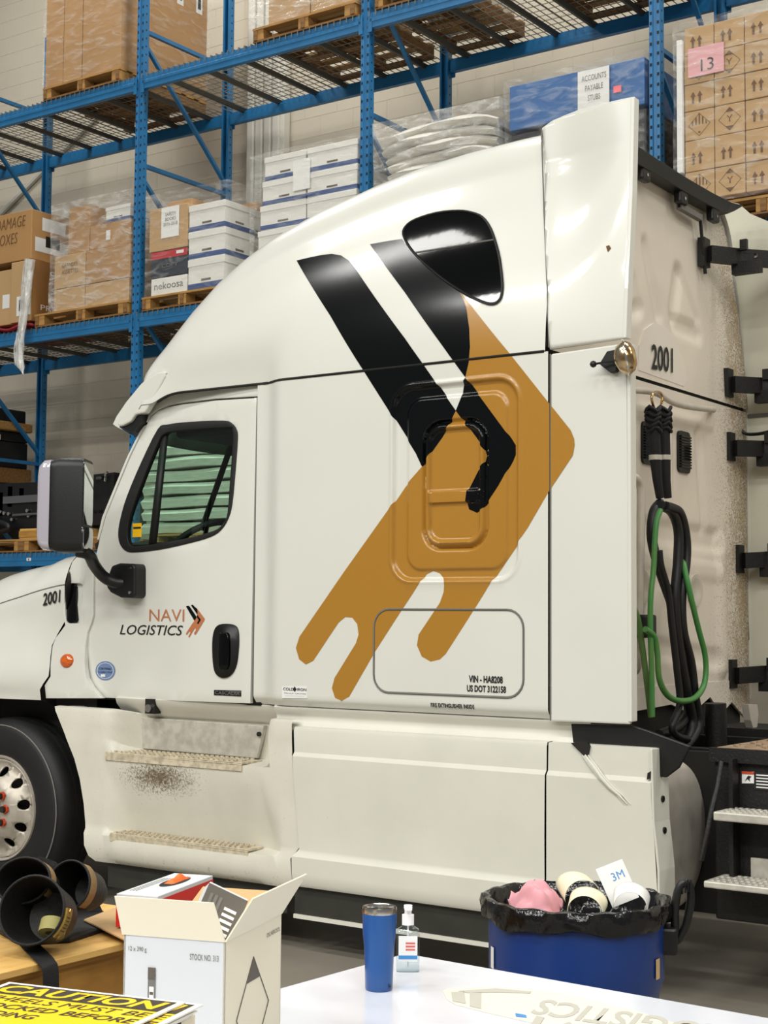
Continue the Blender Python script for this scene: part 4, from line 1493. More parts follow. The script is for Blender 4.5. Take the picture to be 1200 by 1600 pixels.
# ---------------- front wheel
WX, WZ, WR = -7.03, 0.525, 0.525
MWh = Matrix.Translation((WX, 0.10, WZ)) @ Matrix.Rotation(R(90), 4, 'X')   # local z points to the viewer (-y)
WH = bpy.data.objects.new('front_wheel', None)
COL.objects.link(WH)
WH.parent = T
WH.matrix_parent_inverse = Matrix.Translation((4.5, -1.2, 0))
WH.location = (-4.5, 1.2, 0)
WH['_w'] = [-4.5, 1.2, 0]
tp = [(.285, -.02), (.30, .02), (.33, .035), (.40, .045), (.455, .035), (.475, .03), (.50, .005), (.518, -.015), (.525, -.06), (.525, -.22), (.512, -.26), (.45, -.30), (.35, -.29), (.30, -.25)]
MB().lathe(tp, 72, MWh).build('tyre', 'tyre', WH, smooth=35)
MB().lathe([(.478, .031), (.482, .033), (.486, .029)], 72, MWh).build('sidewall_ring', 'grey_print', WH)
gv = MB()
for r_ in (-0.09, -0.14, -0.19):
    gv.lathe([(.5258, r_ - .008), (.5262, r_), (.5258, r_ + .008)], 72, MWh)
gv.build('tread_grooves', 'seam', WH)['kind'] = 'stuff'
bm = bmesh.new()
loops = [[(.285 * math.cos(2 * math.pi * k / 80), .285 * math.sin(2 * math.pi * k / 80)) for k in range(80)], [(.075 * math.cos(2 * math.pi * k / 40), .075 * math.sin(2 * math.pi * k / 40)) for k in range(40)]]
for h in range(10):
    a_ = 2 * math.pi * (h + 0.25) / 10
    loops.append([(.213 * math.cos(a_) + .029 * math.cos(t), .213 * math.sin(a_) + .029 * math.sin(t)) for t in [2 * math.pi * k / 18 for k in range(18)]])
es = []
for lp in loops:
    vs = [bm.verts.new((p[0], p[1], 0)) for p in lp]
    es += [bm.edges.new((vs[i], vs[(i + 1) % len(vs)])) for i in range(len(vs))]
bmesh.ops.triangle_fill(bm, use_beauty=True, edges=es)
for s_ in range(-9, 10):
    for no in ((1, 0, 0), (0, 1, 0)):
        bmesh.ops.bisect_plane(bm, geom=bm.verts[:] + bm.edges[:] + bm.faces[:], plane_co=(no[0] * s_ * .03, no[1] * s_ * .03, 0), plane_no=no, dist=1e-6)
for v in bm.verts:
    r_ = math.hypot(v.co.x, v.co.y)
    v.co.z = lerp(0.085, 0.0, sm((r_ - 0.13) / 0.13)) + 0.02 * sm((r_ - .262) / .02)
me = bpy.data.meshes.new('rim_disc')
bm.to_mesh(me)
bm.free()
me.transform(MWh)
finish(me, 'rim_metal', 50)
o = link('rim_disc', me, WH)
md = o.modifiers.new('solid', 'SOLIDIFY')
md.thickness = 0.012
md.offset = 0
MB().lathe([(.282, -.02), (.285, .012), (.292, .030), (.303, .034), (.308, .022), (.300, -.03)], 72, MWh).build('rim_flange', 'rim_metal', WH, smooth=40)
MB().lathe([(0, -.08), (.28, -.08), (.284, -.02)], 48, MWh).build('rim_barrel', 'seam', WH)
HB = MB().lathe([(0, .135), (.045, .133), (.062, .125), (.068, .09), (.085, .088), (.088, .07)], 32, MWh).build('hub_cap', 'hub', WH, smooth=40)
for k in range(10):
    a_ = 2 * math.pi * (k + 0.1) / 10
    c = Vector((.128 * math.cos(a_), .128 * math.sin(a_), .085))
    n_ = MB().cyl(MWh @ c, MWh @ (c + Vector((0, 0, .04))), .019, 6).build('lug_nut', 'hub', WH)
    t_ = Vector((-math.sin(a_), math.cos(a_), 0))
    rr_ = Vector((math.cos(a_), math.sin(a_), 0))
    mk = [c + t_ * .026 + rr_ * .0, c + rr_ * .024 + t_ * .012, c + rr_ * .026 - t_ * .010, c - t_ * .028, c - rr_ * .020 - t_ * .010, c - rr_ * .020 + t_ * .010]
    MB().loft([[MWh @ (p + Vector((0, 0, .006))) for p in mk], [MWh @ (p + Vector((0, 0, .020))) for p in mk]]).build('nut_indicator', 'lug_red', WH)
MB().box(WX - 0.06, WX + 0.06, 0.3, 2.1, WZ - 0.06, WZ + 0.06).build('front_axle', 'dark_steel', T)
MB().cyl((WX, 2.0, WZ), (WX, 2.3, WZ), 0.525, 40).build('far_wheel', 'tyre', T, smooth=40)

# ---------------- fuel tank, frame and rear steps
TX, TY, TZ, TR_ = -2.885, 0.425, 0.69, 0.345
Mt = Matrix.Translation((-4.55, TY, TZ)) @ Matrix.Rotation(R(90), 4, 'Y')
L_ = TX + 4.55
TK = MB().lathe([(0, L_), (.22, L_ - .001), (.29, L_ - .006), (.322, L_ - .02), (.338, L_ - .045), (.345, L_ - .09), (.345, .1), (.30, .02), (0, 0)], 48, Mt).build('fuel_tank', 'tank_metal', T, smooth=50)
for x in (-3.2, -4.1):
    MB().lathe([(.347, -.03), (.352, -.03), (.352, .03), (.347, .03)], 48, Matrix.Translation((x, TY, TZ)) @ Matrix.Rotation(R(90), 4, 'Y')).build('tank_strap', 'dark_steel', TK)
for y in (0.78, 1.56):
    MB().box(-7.6, 1.6, y, y + 0.08, 0.78, 1.05).build('frame_rail', 'dark_steel', T)
for x in (-6.2, -4.6, -3.0, -1.6, 0.2):
    MB().box(x, x + 0.12, 0.86, 1.56, 0.82, 1.0).build('cross_member', 'dark_steel', T)
bxp = [aY(x, y, 0.30) for x, y in ((1085, 1168), (1098, 1420))]
BX0 = bxp[0].x
MB().box(-2.68, -1.35, 0.32, 0.78, 0.36, 1.085).build('battery_box', 'dark_steel', T, bevel=0.01)
dk = [aZ(x, y, 1.10) for x, y in ((1112, 1172), (1200, 1152), (1200, 1176))]
DKP = MB().box(-2.66, -1.0, 0.31, 2.05, 1.088, 1.102).build('deck_plate', 'deck_plate', T)
ribs = MB()
for i in range(22):
    for j in range(16):
        c = Vector((-2.60 + 0.065 * i, 0.38 + 0.10 * j, 1.105))
        ribs.cbox((0, 0, 0), (0.05, 0.012, 0.006), Matrix.Translation(c) @ Matrix.Rotation(R(45 if (i + j) % 2 else -45), 4, 'Z'))
ribs.build('tread_ribs', 'deck_plate', DKP)['kind'] = 'stuff'
MB().box(-2.69, -0.98, 0.29, 0.315, 1.04, 1.10).build('deck_edge', 'dark_steel', T)


def rear_step(p0, p1, y0, dep):
    a_, b_ = aY(*p0, y0), aY(*p1, y0)
    t = MB().box(a_.x, b_.x + 0.30, y0, y0 + dep, b_.z, a_.z).build('rear_step', 'alu', T, bevel=0.006)
    lug = MB()
    for i in range(18):
        for j in range(4):
            lug.cbox((lerp(a_.x + 0.03, b_.x + 0.27, i / 17), y0 + 0.03 + j * (dep - 0.06) / 3, a_.z + 0.002), (0.014, 0.014, 0.004))
    lug.build('grip_teeth', 'alu', t)['kind'] = 'stuff'
    return a_, b_


s1 = rear_step((1114, 1268), (1194, 1289), 0.10, 0.20)
s2 = rear_step((1099, 1376), (1180, 1396), 0.08, 0.22)
MB().box(s2[0].x + 0.12, s2[1].x + 0.3, 0.305, 0.32, s2[0].z - 0.01, s2[0].z + 0.08).build('toe_plate', 'alu', T)
for x in (s2[0].x + 0.05, s2[1].x + 0.24):
    MB().box(x, x + 0.018, 0.24, 0.32, s2[1].z, 1.06).build('step_bracket', 'dark_steel', T)
MB().tube([aY(1127, 1190, 0.22), aY(1120, 1230, 0.18), aY(1112, 1262, 0.14), aY(1106, 1300, 0.12), aY(1096, 1345, 0.10)], 0.012, 6).build('drop_cable', 'dark_steel', T, smooth=60)
ws_ = [aY(x, y, 0.315) for x, y in ((1159, 1206), (1178, 1206), (1178, 1224), (1159, 1224))]
WS = MB().prism([(p.x, p.z) for p in ws_], lambda p: Vector((p[0], 0.316, p[1])), lambda p: Vector((p[0], 0.321, p[1]))).build('warning_label', 'white_sticker', T)
q0, q1 = aY(1159, 1205, 0.315), aY(1178, 1210, 0.315)
MB().box(q0.x, q1.x, 0.313, 0.3165, q1.z, q0.z).build('label_band', 'lug_red', WS)
MB().box(q1.x, q1.x + 0.14, 0.3155, 0.3205, q0.z - 0.075, q0.z).build('label_text_panel', 'black_print', WS)
for k in range(5):
    MB().box(q1.x + 0.01, q1.x + 0.125, 0.3145, 0.316, q0.z - 0.066 + 0.013 * k, q0.z - 0.061 + 0.013 * k).build('label_line', 'white_sticker', WS)
fg = [aY(x, y, 0.3150) for x, y in ((1164, 1221), (1167, 1215), (1169, 1212), (1174, 1213), (1171, 1217), (1172, 1221), (1168, 1217))]
MB().prism([(p.x, p.z) for p in fg], lambda p: Vector((p[0], 0.314, p[1])), lambda p: Vector((p[0], 0.316, p[1]))).build('label_pictogram', 'black_print', WS)
# spring strut and bits under the sleeper
p0, p1 = aX(1118, 1105, -3.1), aX(1120, 1165, -3.1)
MB().cyl(p0 + Vector((0, 0, 0.02)), p1 + Vector((0, 0, -0.1)), 0.055, 12).build('cab_strut', 'dark_steel', T, smooth=40)
MB().box(-6.2, -3.36, 0.40, 2.3, 0.95, 1.24).build('underside_shade_box', 'seam', T)  # black box added to give the darkness below the sleeper, no truck part
MB().box(-3.3, -2.62, 0.72, 0.9, 0.30, 1.04).build('gap_shade_box', 'seam', T)  # black filler added to darken the gap between tank and battery box
MB().box(-3.3, -2.6, 1.65, 2.1, 0.5, 1.09).build('far_box', 'dark_steel', T)
ys_ = [(0.75, 1.20), (1.3, 1.22), (1.55, 1.16), (1.8, 1.24), (1.95, 1.14), (2.1, 1.20), (2.3, 1.10), (2.36, 1.10), (2.36, 1.32), (0.05, 1.32), (0.05, 1.2)]
MB().prism(ys_, lambda p: Vector((XR - 0.01, p[0], p[1])), lambda p: Vector((XR + 0.004, p[0], p[1]))).build('wall_hem', 'rear_paint', RW)
fk = [aX(x, y, -3.1) for x, y in ((1158, 1100), (1172, 1100), (1174, 1115), (1172, 1135), (1166, 1138), (1162, 1125))]
MB().prism([(p.y, p.z) for p in fk], lambda p: Vector((-3.1, p[0], p[1])), lambda p: Vector((-3.06, p[0], p[1]))).build('hanging_strap', 'tank_metal', T)
MB().box(-3.0, -2.2, 2.25, 2.40, 1.05, 1.28).build('far_skirt', 'tank_metal', T, bevel=0.01)
# drive wheels further back on the frame
for y in (0.0, 1.78):
    DW_ = MB().lathe(tp, 48, Matrix.Translation((0.45, y + 0.06, WZ)) @ Matrix.Rotation(R(90), 4, 'X') if y == 0 else Matrix.Translation((0.45, y + 0.3, WZ)) @ Matrix.Rotation(R(90), 4, 'X')).build('drive_wheel', 'tyre', T, smooth=35)
    MB().lathe([(0, -.12), (.16, -.12), (.20, -.02), (.285, 0), (.305, .02)], 40, Matrix.Translation((0.45, y + (0.06 if y == 0 else 0.3), WZ)) @ Matrix.Rotation(R(90), 4, 'X')).build('rim_disc', 'rim_metal', DW_, smooth=40)
MB().box(0.38, 0.52, 0.2, 2.2, WZ - 0.07, WZ + 0.07).build('rear_axle', 'dark_steel', T)

# ------------------------------------------------------------------ pallet rack
RY0, RY1 = 3.80, 5.05
RXP = [-14.80, -12.25, -9.69, -7.14, -4.57, -2.0]
LEV = [2.245, 4.385, 6.585]
RK = thing('pallet_rack', 'tall blue steel pallet rack with wire mesh decks against the back wall', 'rack', (-7.14, 4.4, 0), world=True)
POST_H = 7.9


def up_mesh(flip):
    """perforated C-section upright; open side faces the other upright"""
    s_ = -1 if flip else 1
    sec = [(-.042, 0), (-.018, 0), (-.012, .010), (.012, .010), (.018, 0), (.042, 0), (.042, .070), (.022, .070), (.022, .064), (.036, .064), (.036, .012), (-.036, .012), (-.036, .064), (-.022, .064), (-.022, .070), (-.042, .070)]
    return MB().loft([[Vector((x, y * s_, z)) for x, y in sec] for z in (0, POST_H)]).box(-.07, .07, -.03, .10, 0, .012).mesh('upright', 'rack_blue')


def hole_mesh(flip):
    s_ = -1 if flip else 1
    mb = MB()
    z = 0.06
    while z < POST_H - 0.05:
        for x in (-.028, .028):
            mb.box(x - .008, x + .008, -.0015 * s_, .004 * s_, z, z + .022)
        mb.box(.041, .0432, .028 * s_, .040 * s_, z + .02, z + .035)
        z += 0.0762
    return mb.mesh('slot_holes', 'rack_hole', recalc=False)


UM, HM, UMB, HMB = up_mesh(False), hole_mesh(False), up_mesh(True), hole_mesh(True)


def put(name, me, parent, loc, rot=(0, 0, 0)):
    """part placed at a world position below a root that stands unrotated at its own location"""
    o = bpy.data.objects.new(name, me)
    COL.objects.link(o)
    o.parent = parent
    base = Vector((0, 0, 0))
    q = parent
    while q is not None:
        base += Vector(q.location)
        q = q.parent
    o.location = Vector(loc) - base
    o.rotation_euler = rot
    return o


BRZ = [0.742 + 1.257 * k for k in range(6)]
for x in RXP:
    for y, um, hm in ((RY0, UM, HM), (RY1, UMB, HMB)):
        u_ = put('upright', um, RK, (x, y, 0))
        put('slot_holes', hm, u_, (x, y, 0))['kind'] = 'stuff'
    for k, z in enumerate(BRZ):
        if z > POST_H:
            break
        MB().box(x - .018, x + .018, RY0 + .03, RY1 - .03, z - .018, z + .018).build('horizontal_brace', 'rack_blue', RK)
        if z + 1.257 < POST_H + 0.3:
            MB().tube([Vector((x, RY1 - .035, z + .09)), Vector((x, RY0 + .035, z + 1.257 - .10))], .024, 4).build('diagonal_brace', 'rack_blue', RK)
BL = RXP[1] - RXP[0] - 0.084
bmf = MB().loft([[Vector((x, y, z)) for y, z in ((-.005, 0), (-.005, -.045), (-.010, -.05), (-.010, -.075), (-.005, -.08), (-.005, -.125), (.045, -.125), (.045, -.022), (.022, -.022), (.022, 0))] for x in (-BL / 2, BL / 2)])
for s_ in (-1, 1):
    bmf.box(s_ * BL / 2 - .02, s_ * BL / 2 + .02, -.010, -.004, -.16, .0)
bmf = bmf.mesh('beam', 'rack_blue')
# one wire deck panel: half a bay wide, wires both ways, three channels below
DW, DD = BL / 2 - 0.01, RY1 - RY0 - 0.02
wm = MB()
n1 = int(DW / 0.064)
for i in range(n1 + 1):
    x = lerp(-DW / 2, DW / 2, i / n1)
    wm.box(x - .0028, x + .0028, -.03, DD + 0.03, .001, .0066)
    wm.box(x - .0028, x + .0028, -.036, -.030, -.035, .0066)
n2 = 12
for j in range(n2 + 1):
    y = lerp(-.0, DD, j / n2)
    wm.box(-DW / 2, DW / 2, y - .0028, y + .0028, -.0046, .001)
wm = wm.mesh('wire_deck', 'galv', recalc=False)
cm = MB().loft([[Vector((x, y, z)) for x, z in ((-.028, -.006), (.028, -.006), (.012, -.040), (-.012, -.040))] for y in (0.0, DD)]).mesh('deck_channel', 'deck_channel')
for bi in range(5):
    xc = (RXP[bi] + RXP[bi + 1]) / 2
    for z in LEV:
        put('beam', bmf, RK, (xc, RY0, z))
        put('beam', bmf, RK, (xc, RY1, z), (0, 0, math.pi))
        for s_ in (-1, 1):
            dx = xc + s_ * (DW / 2 + 0.005)
            d_ = put('wire_deck', wm, RK, (dx, RY0 + 0.01, z))
            for k in (-1, 0, 1):
                put('deck_channel', cm, d_, (dx + k * DW * 0.36, RY0 + 0.01, z))
# small bar-code tag on the lowest beam
c = aY(45, 874, RY0 - 0.012)
MB().box(c.x - .03, c.x + .03, RY0 - .0135, RY0 - .0105, c.z - .014, c.z + .014).build('beam_tag', 'white_sticker', RK)
MB().box(c.x - .006, c.x + .006, RY0 - .0145, RY0 - .013, c.z - .008, c.z + .008).build('tag_print', 'black_print', RK)

# ------------------------------------------------------------------ pallets
PW_, PD_ = 1.05, 1.20
pb_t = MB().box(-PW_ / 2, PW_ / 2, -.047, .047, 0, .018).mesh('deck_board', 'wood')
pb_s = MB().box(-.019, .019, -PD_ / 2, PD_ / 2, 0, .09).mesh('stringer', 'wood_dark')
pb_b = MB().box(-.5 * PW_, .5 * PW_, -.05, .05, 0, .016).mesh('bottom_board', 'wood_dark')
pb_k = MB().box(-.05, .05, -.06, .06, 0, .09).mesh('block', 'wood')


def pallet(cx, cy, z, label, group='wooden pallets on the rack', rot=0.0, w=PW_):
    p = thing('wooden_pallet', label, 'pallet', (cx, cy, z), rot, group)
    p.scale = (w / PW_, 1, 1)

    def part(n, me, loc):
        o = bpy.data.objects.new(n, me)
        COL.objects.link(o)
        o.parent = p
        o.location = loc
    for k in range(7):
        part('deck_board', pb_t, (0, lerp(-PD_ / 2 + .05, PD_ / 2 - .05, k / 6), .106))
    for k in (-1, 0, 1):
        part('stringer', pb_s, (k * (PW_ / 2 - .03), 0, .016))
        part('block', pb_k, (k * (PW_ / 2 - .06), -PD_ / 2 + .07, .016))
    for k in range(3):
        part('bottom_board', pb_b, (0, lerp(-PD_ / 2 + .06, PD_ / 2 - .06, k / 2), 0))
    return p


PT = 0.124            # top of a pallet above what it stands on


# ------------------------------------------------------------------ cartons and archive boxes
def carton(x0, x1, y0, y1, z0, z1, label, m='carton', group=None, tape=True, rot=0.0, cat='box', name='carton'):
    cx, cy = (x0 + x1) / 2, (y0 + y1) / 2
    w_, d_, h_ = x1 - x0, y1 - y0, z1 - z0 - .006
    t = thing(name, label, cat, (cx, cy, z0), rot, group)
    e = 0.004
    b_ = MB().box(-w_ / 2, w_ / 2, -d_ / 2, d_ / 2, 0, h_).build('body', m, t, bevel=0.006)
    # the joint of the top flaps and the tape over it, folded down the front and the side seen
    MB().box(-w_ / 2, w_ / 2, -.003, .003, h_, h_ + .002).build('flap_joint', 'brown_print', t)
    if tape:
        tp_ = MB().box(-w_ / 2, w_ / 2, -.028, .028, h_ + .001, h_ + .003)
        tp_.box(w_ / 2, w_ / 2 + .0015, -.028, .028, h_ - .12, h_ + .003)
        tp_.build('tape', 'carton_tape', t)
    t['_d'] = [w_, d_, h_]
    return t


def on_front(t, name, x0, x1, z0, z1, m, lift=0.002):
    """a flat label on the front (-y) face, placed by fractions of the face"""
    w_, d_, h_ = t['_d']
    return MB().box(lerp(-w_ / 2, w_ / 2, x0), lerp(-w_ / 2, w_ / 2, x1), -d_ / 2 - lift, -d_ / 2 - lift + .0015, h_ * z0, h_ * z1).build(name, m, t)


def on_side(t, name, y0, y1, z0, z1, m, lift=0.002):
    w_, d_, h_ = t['_d']
    return MB().box(w_ / 2 + lift - .0015, w_ / 2 + lift, lerp(-d_ / 2, d_ / 2, y0), lerp(-d_ / 2, d_ / 2, y1), h_ * z0, h_ * z1).build(name, m, t)


def txt_front(t, s, x0, x1, z0, z1, m, lift=0.004, **k):
    w_, d_, h_ = t['_d']
    return text('lettering', s, lambda u, v: Vector((lerp(-w_ / 2, w_ / 2, lerp(x0, x1, u)), -d_ / 2 - lift, h_ * lerp(z0, z1, v))), m, t, **k)


def txt_side(t, s, y0, y1, z0, z1, m, lift=0.004, **k):
    w_, d_, h_ = t['_d']
    return text('lettering', s, lambda u, v: Vector((w_ / 2 + lift, lerp(-d_ / 2, d_ / 2, lerp(y0, y1, u)), h_ * lerp(z0, z1, v))), m, t, **k)


def archive_box(x0, x1, y0, y1, z0, z1, label, group):
    w_, d_, h_ = x1 - x0, y1 - y0, z1 - z0
    t = thing('archive_box', label, 'box', ((x0 + x1) / 2, (y0 + y1) / 2, z0), random.uniform(-.015, .015), group)
    t['_d'] = [w_, d_, h_]
    MB().box(-w_ / 2 + .006, w_ / 2 - .006, -d_ / 2 + .006, d_ / 2 - .006, 0, h_ - .01).build('body', 'carton_white', t)
    MB().box(-w_ / 2, w_ / 2, -d_ / 2, d_ / 2, h_ * .76, h_).build('lid', 'carton_white', t, bevel=.004)
    MB().box(-w_ / 2 + .004, w_ / 2 - .004, -d_ / 2 + .004, d_ / 2 - .004, h_ * .02, h_ * .20).build('blue_band', 'tape_blue', t)
    MB().box(-.055, .055, -d_ / 2 + .0035, -d_ / 2 + .008, h_ * .26, h_ * .33).build('hand_hole', 'box_print', t)
    MB().box(w_ / 2 - .008, w_ / 2 - .0035, -.055, .055, h_ * .26, h_ * .33).build('hand_hole', 'box_print', t)
    return t


def wrap(x0, x1, y0, y1, z0, z1, label, m='wrap', amp=0.018, seed=1, taper=0.0, group='stretch wrap on the pallet loads', top=True):
    """stretch wrap drawn round a load: a creased skin, open below"""
    rnd = random.Random(seed)
    ph = [rnd.uniform(0, 6.28) for _ in range(8)]
    cx, cy = (x0 + x1) / 2, (y0 + y1) / 2
    w_, d_, h_ = x1 - x0, y1 - y0, z1 - z0
    ring = []
    n = 14
    for k in range(n):
        ring.append((lerp(-w_ / 2, w_ / 2, k / n), -d_ / 2))
    for k in range(n):
        ring.append((w_ / 2, lerp(-d_ / 2, d_ / 2, k / n)))
    for k in range(n):
        ring.append((lerp(w_ / 2, -w_ / 2, k / n), d_ / 2))
    for k in range(n):
        ring.append((-w_ / 2, lerp(d_ / 2, -d_ / 2, k / n)))
    rows = []
    nz_ = 18
    for j in range(nz_ + 1):
        v = j / nz_
        row = []
        for i, (x, y) in enumerate(ring):
            a_ = 2 * math.pi * i / len(ring)
            k = 1 + amp * (math.sin(3 * a_ + ph[0] + 5 * v) * .5 + math.sin(9 * a_ + 11 * v + ph[1]) * .35 + math.sin(17 * a_ - 23 * v + ph[2]) * .3 + 1.25)
            k *= 1 - taper * v
            row.append(Vector((x * k, y * k, h_ * v + (0.015 * math.sin(5 * a_ + ph[3]) if 0 < j < nz_ else 0))))
        rows.append(row)
    mb = MB()
    mb.loft(rows, cap=False)
    if top:
        mb.loft([rows[-1], [Vector((p.x * .55, p.y * .55, h_ + .012)) for p in rows[-1]]], cap=False)
    o = mb.build('stretch_wrap', m, None, smooth=70, recalc=False)
    o.location = (cx, cy, z0)
    return tag(o, label, 'plastic wrap', group)


def X(px, py, y=RY0):
    return aY(px, py, y).x


def Zp(px, py, y=RY0):
    return aY(px, py, y).z


Ld = [z + 0.0075 for z in LEV]
YF = RY0 - 0.03        # front face of what stands on the decks
YM = YF + PD_ / 2

# ---- top level
x0, x1 = X(70, 150), X(190, 120)
pallet((x0 + x1) / 2, YM, Ld[2], 'wooden pallet under the tall brown cartons, top left of the rack', w=x1 - x0)
xm = X(130, 60)
z = Ld[2] + PT
t1 = carton(x0 + .01, xm - .004, YF + .02, YF + 1.2, z, z + 1.45, 'tall brown carton left of two side by side, top left of the rack', 'carton', 'tall brown cartons on top level', tape=False)
t2 = carton(xm + .004, x1 - .01, YF + .02, YF + 1.2, z, z + 1.45, 'tall brown carton beside the blue upright, two white labels on its side', 'carton', 'tall brown cartons on top level', tape=False)
MB().box(-.003, .003, -.5905, -.589, 0, 1.45).build('edge_joint', 'brown_print', t1)
for y, zz in ((.63, .63), (.86, .63)):
    on_side(t2, 'label', y, y + .075, zz - .03, zz + .10, 'white_sticker')
    on_side(t2, 'label_print', y + .02, y + .055, zz, zz + .07, 'black_print', .004)
MB().box(.2395, .2415, -.59, .59, .5, .51).build('crease', 'brown_print', t2)
wrap(x0, x1, YF + .01, YF + 1.21, Ld[2] + PT + .003, z + 1.47, 'clear film round the tall brown cartons on the top level', 'wrap', .012, 3)
xa, xb = X(392, 64), X(555, 20)
pallet((xa + xb) / 2 + .03, YM, Ld[2], 'wooden pallet under a wrapped carton, top level beside the second upright', w=xb - xa - .02)
t = carton(X(416, 20), X(480, 20), YF + .06, YF + .9, z, z + .6, 'light brown carton with printed word, wrapped, top level at the frame edge', 'carton_light')
txt_front(t, 'Swell', .35, .85, .42, .62, 'brown_print')
carton(X(482, 20), xb - .02, YF + .06, YF + .9, z, z + .62, 'plain carton under heavy film beside the carton printed with a word', 'carton_light')
wrap(xa + .01, xb, YF + .01, YF + 1.15, Ld[2] + PT + .003, z + .7, 'milky film skirt spreading over the pallet of the printed carton', 'wrap_heavy', .02, 5, .0)
xa, xb = X(588, 12), X(705, -15)
pallet((xa + xb) / 2, YM, Ld[2], 'wooden pallet right of the second upright, top level, white load', w=xb - xa)
carton(xa + .05, xb - .05, YF + .05, YF + 1.1, z, z + .8, 'white wrapped load cut by the top edge of the picture', 'carton_white')
wrap(xa, xb, YF + .01, YF + 1.15, Ld[2] + PT + .003, z + .85, 'white film round the load at the top edge', 'wrap_heavy', .02, 6)
pallet(RXP[3] + 1.95, YM, Ld[2], 'wooden pallet on the top level seen from below, third bay right half')
carton(RXP[3] + 1.45, RXP[3] + 2.45, YF + .05, YF + 1.1, z, z + 1.0, 'carton load on the top level above the blue wrapped boxes', 'carton_dark')

# ---- middle level, first bay
z = Ld[1]
xa, xb = X(-60, 500), X(78, 500)
rc = MB().grid(lambda u, v: Vector((lerp(X(-20, 505), X(54, 505), u), lerp(YF - .02, YF + .9, v), z + .042 + .02 * math.sin(9 * u + 3 * v) * math.sin(3.1 * u))), 24, 16).build('red_cloth', 'red_cloth', None, smooth=70, solid=.02)
tag(rc, 'dark red folded cloth on the rack under the damaged boxes', 'cloth')
z2 = z + 0.075
tb = carton(X(-45, 480), X(18, 480), YF + .03, YF + .5, z2, z2 + .55, 'light carton under the hand-lettered box, at the left picture edge', 'carton_light')
on_front(tb, 'label', .78, .95, .30, .55, 'white_sticker')
t = carton(X(20, 480), X(53, 480), YF + .0, YF + .55, z2, z2 + .60, 'brown carton with printed side and white label beside the film tail', 'carton_light')
on_front(t, 'label', .30, .95, .10, .42, 'white_sticker')
on_front(t, 'label_print', .42, .80, .18, .36, 'black_print', .004)
txt_side(t, 'cube', .40, .92, .80, .90, 'white_sticker')
txt_side(t, 'PRIAM', .20, .85, .20, .29, 'white_sticker')
on_side(t, 'printed_field', .0, 1.0, .0, 1.0, 'carton_dark', .0025)
zt = z2 + .61
t = carton(X(-62, 370), X(51, 350), YF + .02, YF + .62, zt, Zp(30, 330), 'big carton with DAMAGE BOXES written on it in marker', 'carton', tape=True)
txt_front(t, 'DAMAGE\nBOXES', .52, .92, .36, .90, 'brown_print', bold=-.006, shear=.15)
on_side(t, 'label', .22, .72, .62, .88, 'white_sticker')
on_side(t, 'label', .08, .80, .18, .46, 'white_sticker')
on_side(t, 'label_print', .30, .60, .30, .52, 'black_print', .004)
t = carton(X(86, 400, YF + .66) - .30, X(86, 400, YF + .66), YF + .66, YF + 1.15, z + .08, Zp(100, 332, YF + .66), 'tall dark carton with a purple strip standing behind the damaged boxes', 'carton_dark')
on_side(t, 'purple_strip', .15, .55, .60, .78, 'purple')
# loose tail of film hanging over the beam
tl = MB()
for k in range(3):
    pts = [aY(x + 3 * k, y, YF - .065 - .012 * k) for x, y in ((44, 405), (40, 430), (36, 470), (32, 505), (28, 530), (26, 560), (30, 575 + 5 * k))]
    tl.tube(catmull(pts, 4), [.035] * 9 + [.022] * 8 + [.03] * 6 + [.012, .005], 6)
tag(tl.build('film_tail', 'wrap_rope', None, smooth=70), 'twisted tail of clear film hanging down over the middle beam', 'plastic wrap')
# second pallet in the bay
xa, xb = X(57, 500), X(203, 480)
pallet((xa + xb) / 2, YM, Ld[1], 'wooden pallet under the film-wrapped brown cartons, middle level first bay', w=xb - xa)
zt = z + PT
xm = X(133, 450)
g_ = 'wrapped brown cartons in the first bay'
h1 = Zp(100, 450) - zt
carton(X(84, 470), xm - .004, YF + .03, YF + .55, zt, zt + h1, 'bottom left carton of the wrapped stack in the first bay', 'carton_light', g_)
carton(xm + .004, X(201, 460), YF + .03, YF + .55, zt, zt + h1, 'bottom right carton of the wrapped stack by the first upright', 'carton_light', g_)
h2 = Zp(100, 398) - zt - h1
t = carton(X(84, 470), xm - .004, YF + .03, YF + .55, zt + h1, zt + h1 + h2, 'middle carton printed with small words in the wrapped stack', 'carton_light', g_)
txt_front(t, 'GRANDES', .25, .75, .62, .74, 'brown_print')
txt_front(t, 'ASSIETTES', .25, .78, .42, .54, 'brown_print')
t = carton(xm + .004, X(202, 460), YF + .03, YF + .55, zt + h1, zt + h1 + h2, 'middle right carton of the wrapped stack by the first upright', 'carton', g_)
za = zt + h1 + h2
t = carton(X(104, 380), X(137, 380), YF + .05, YF + .5, za, Zp(115, 322), 'narrow upright carton on top of the wrapped stack', 'carton', g_)
t = carton(X(138, 380), X(202, 370), YF + .05, YF + .5, za, Zp(170, 346), 'wide top carton of the wrapped stack beside the narrow one', 'carton', g_)
on_front(t, 'label', .40, .50, .30, .70, 'white_sticker')
t = archive_box(X(161, 340), X(200, 335), YF + .06, YF + .45, Zp(170, 346) + .004, Zp(180, 320), 'small white box on top of the wrapped brown stack', 'white boxes on the wrapped stacks')
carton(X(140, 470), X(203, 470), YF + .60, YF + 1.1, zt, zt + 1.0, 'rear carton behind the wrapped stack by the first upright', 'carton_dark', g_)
wrap(X(80, 470), X(203, 470) + .006, YF + .012, YF + 1.12, Ld[1] + PT + .003, max(Zp(115, 322), Zp(180, 320), zt + 1.0) + .03, 'clear glossy film round the brown carton stack in the first bay', 'wrap_heavy', .010, 8)

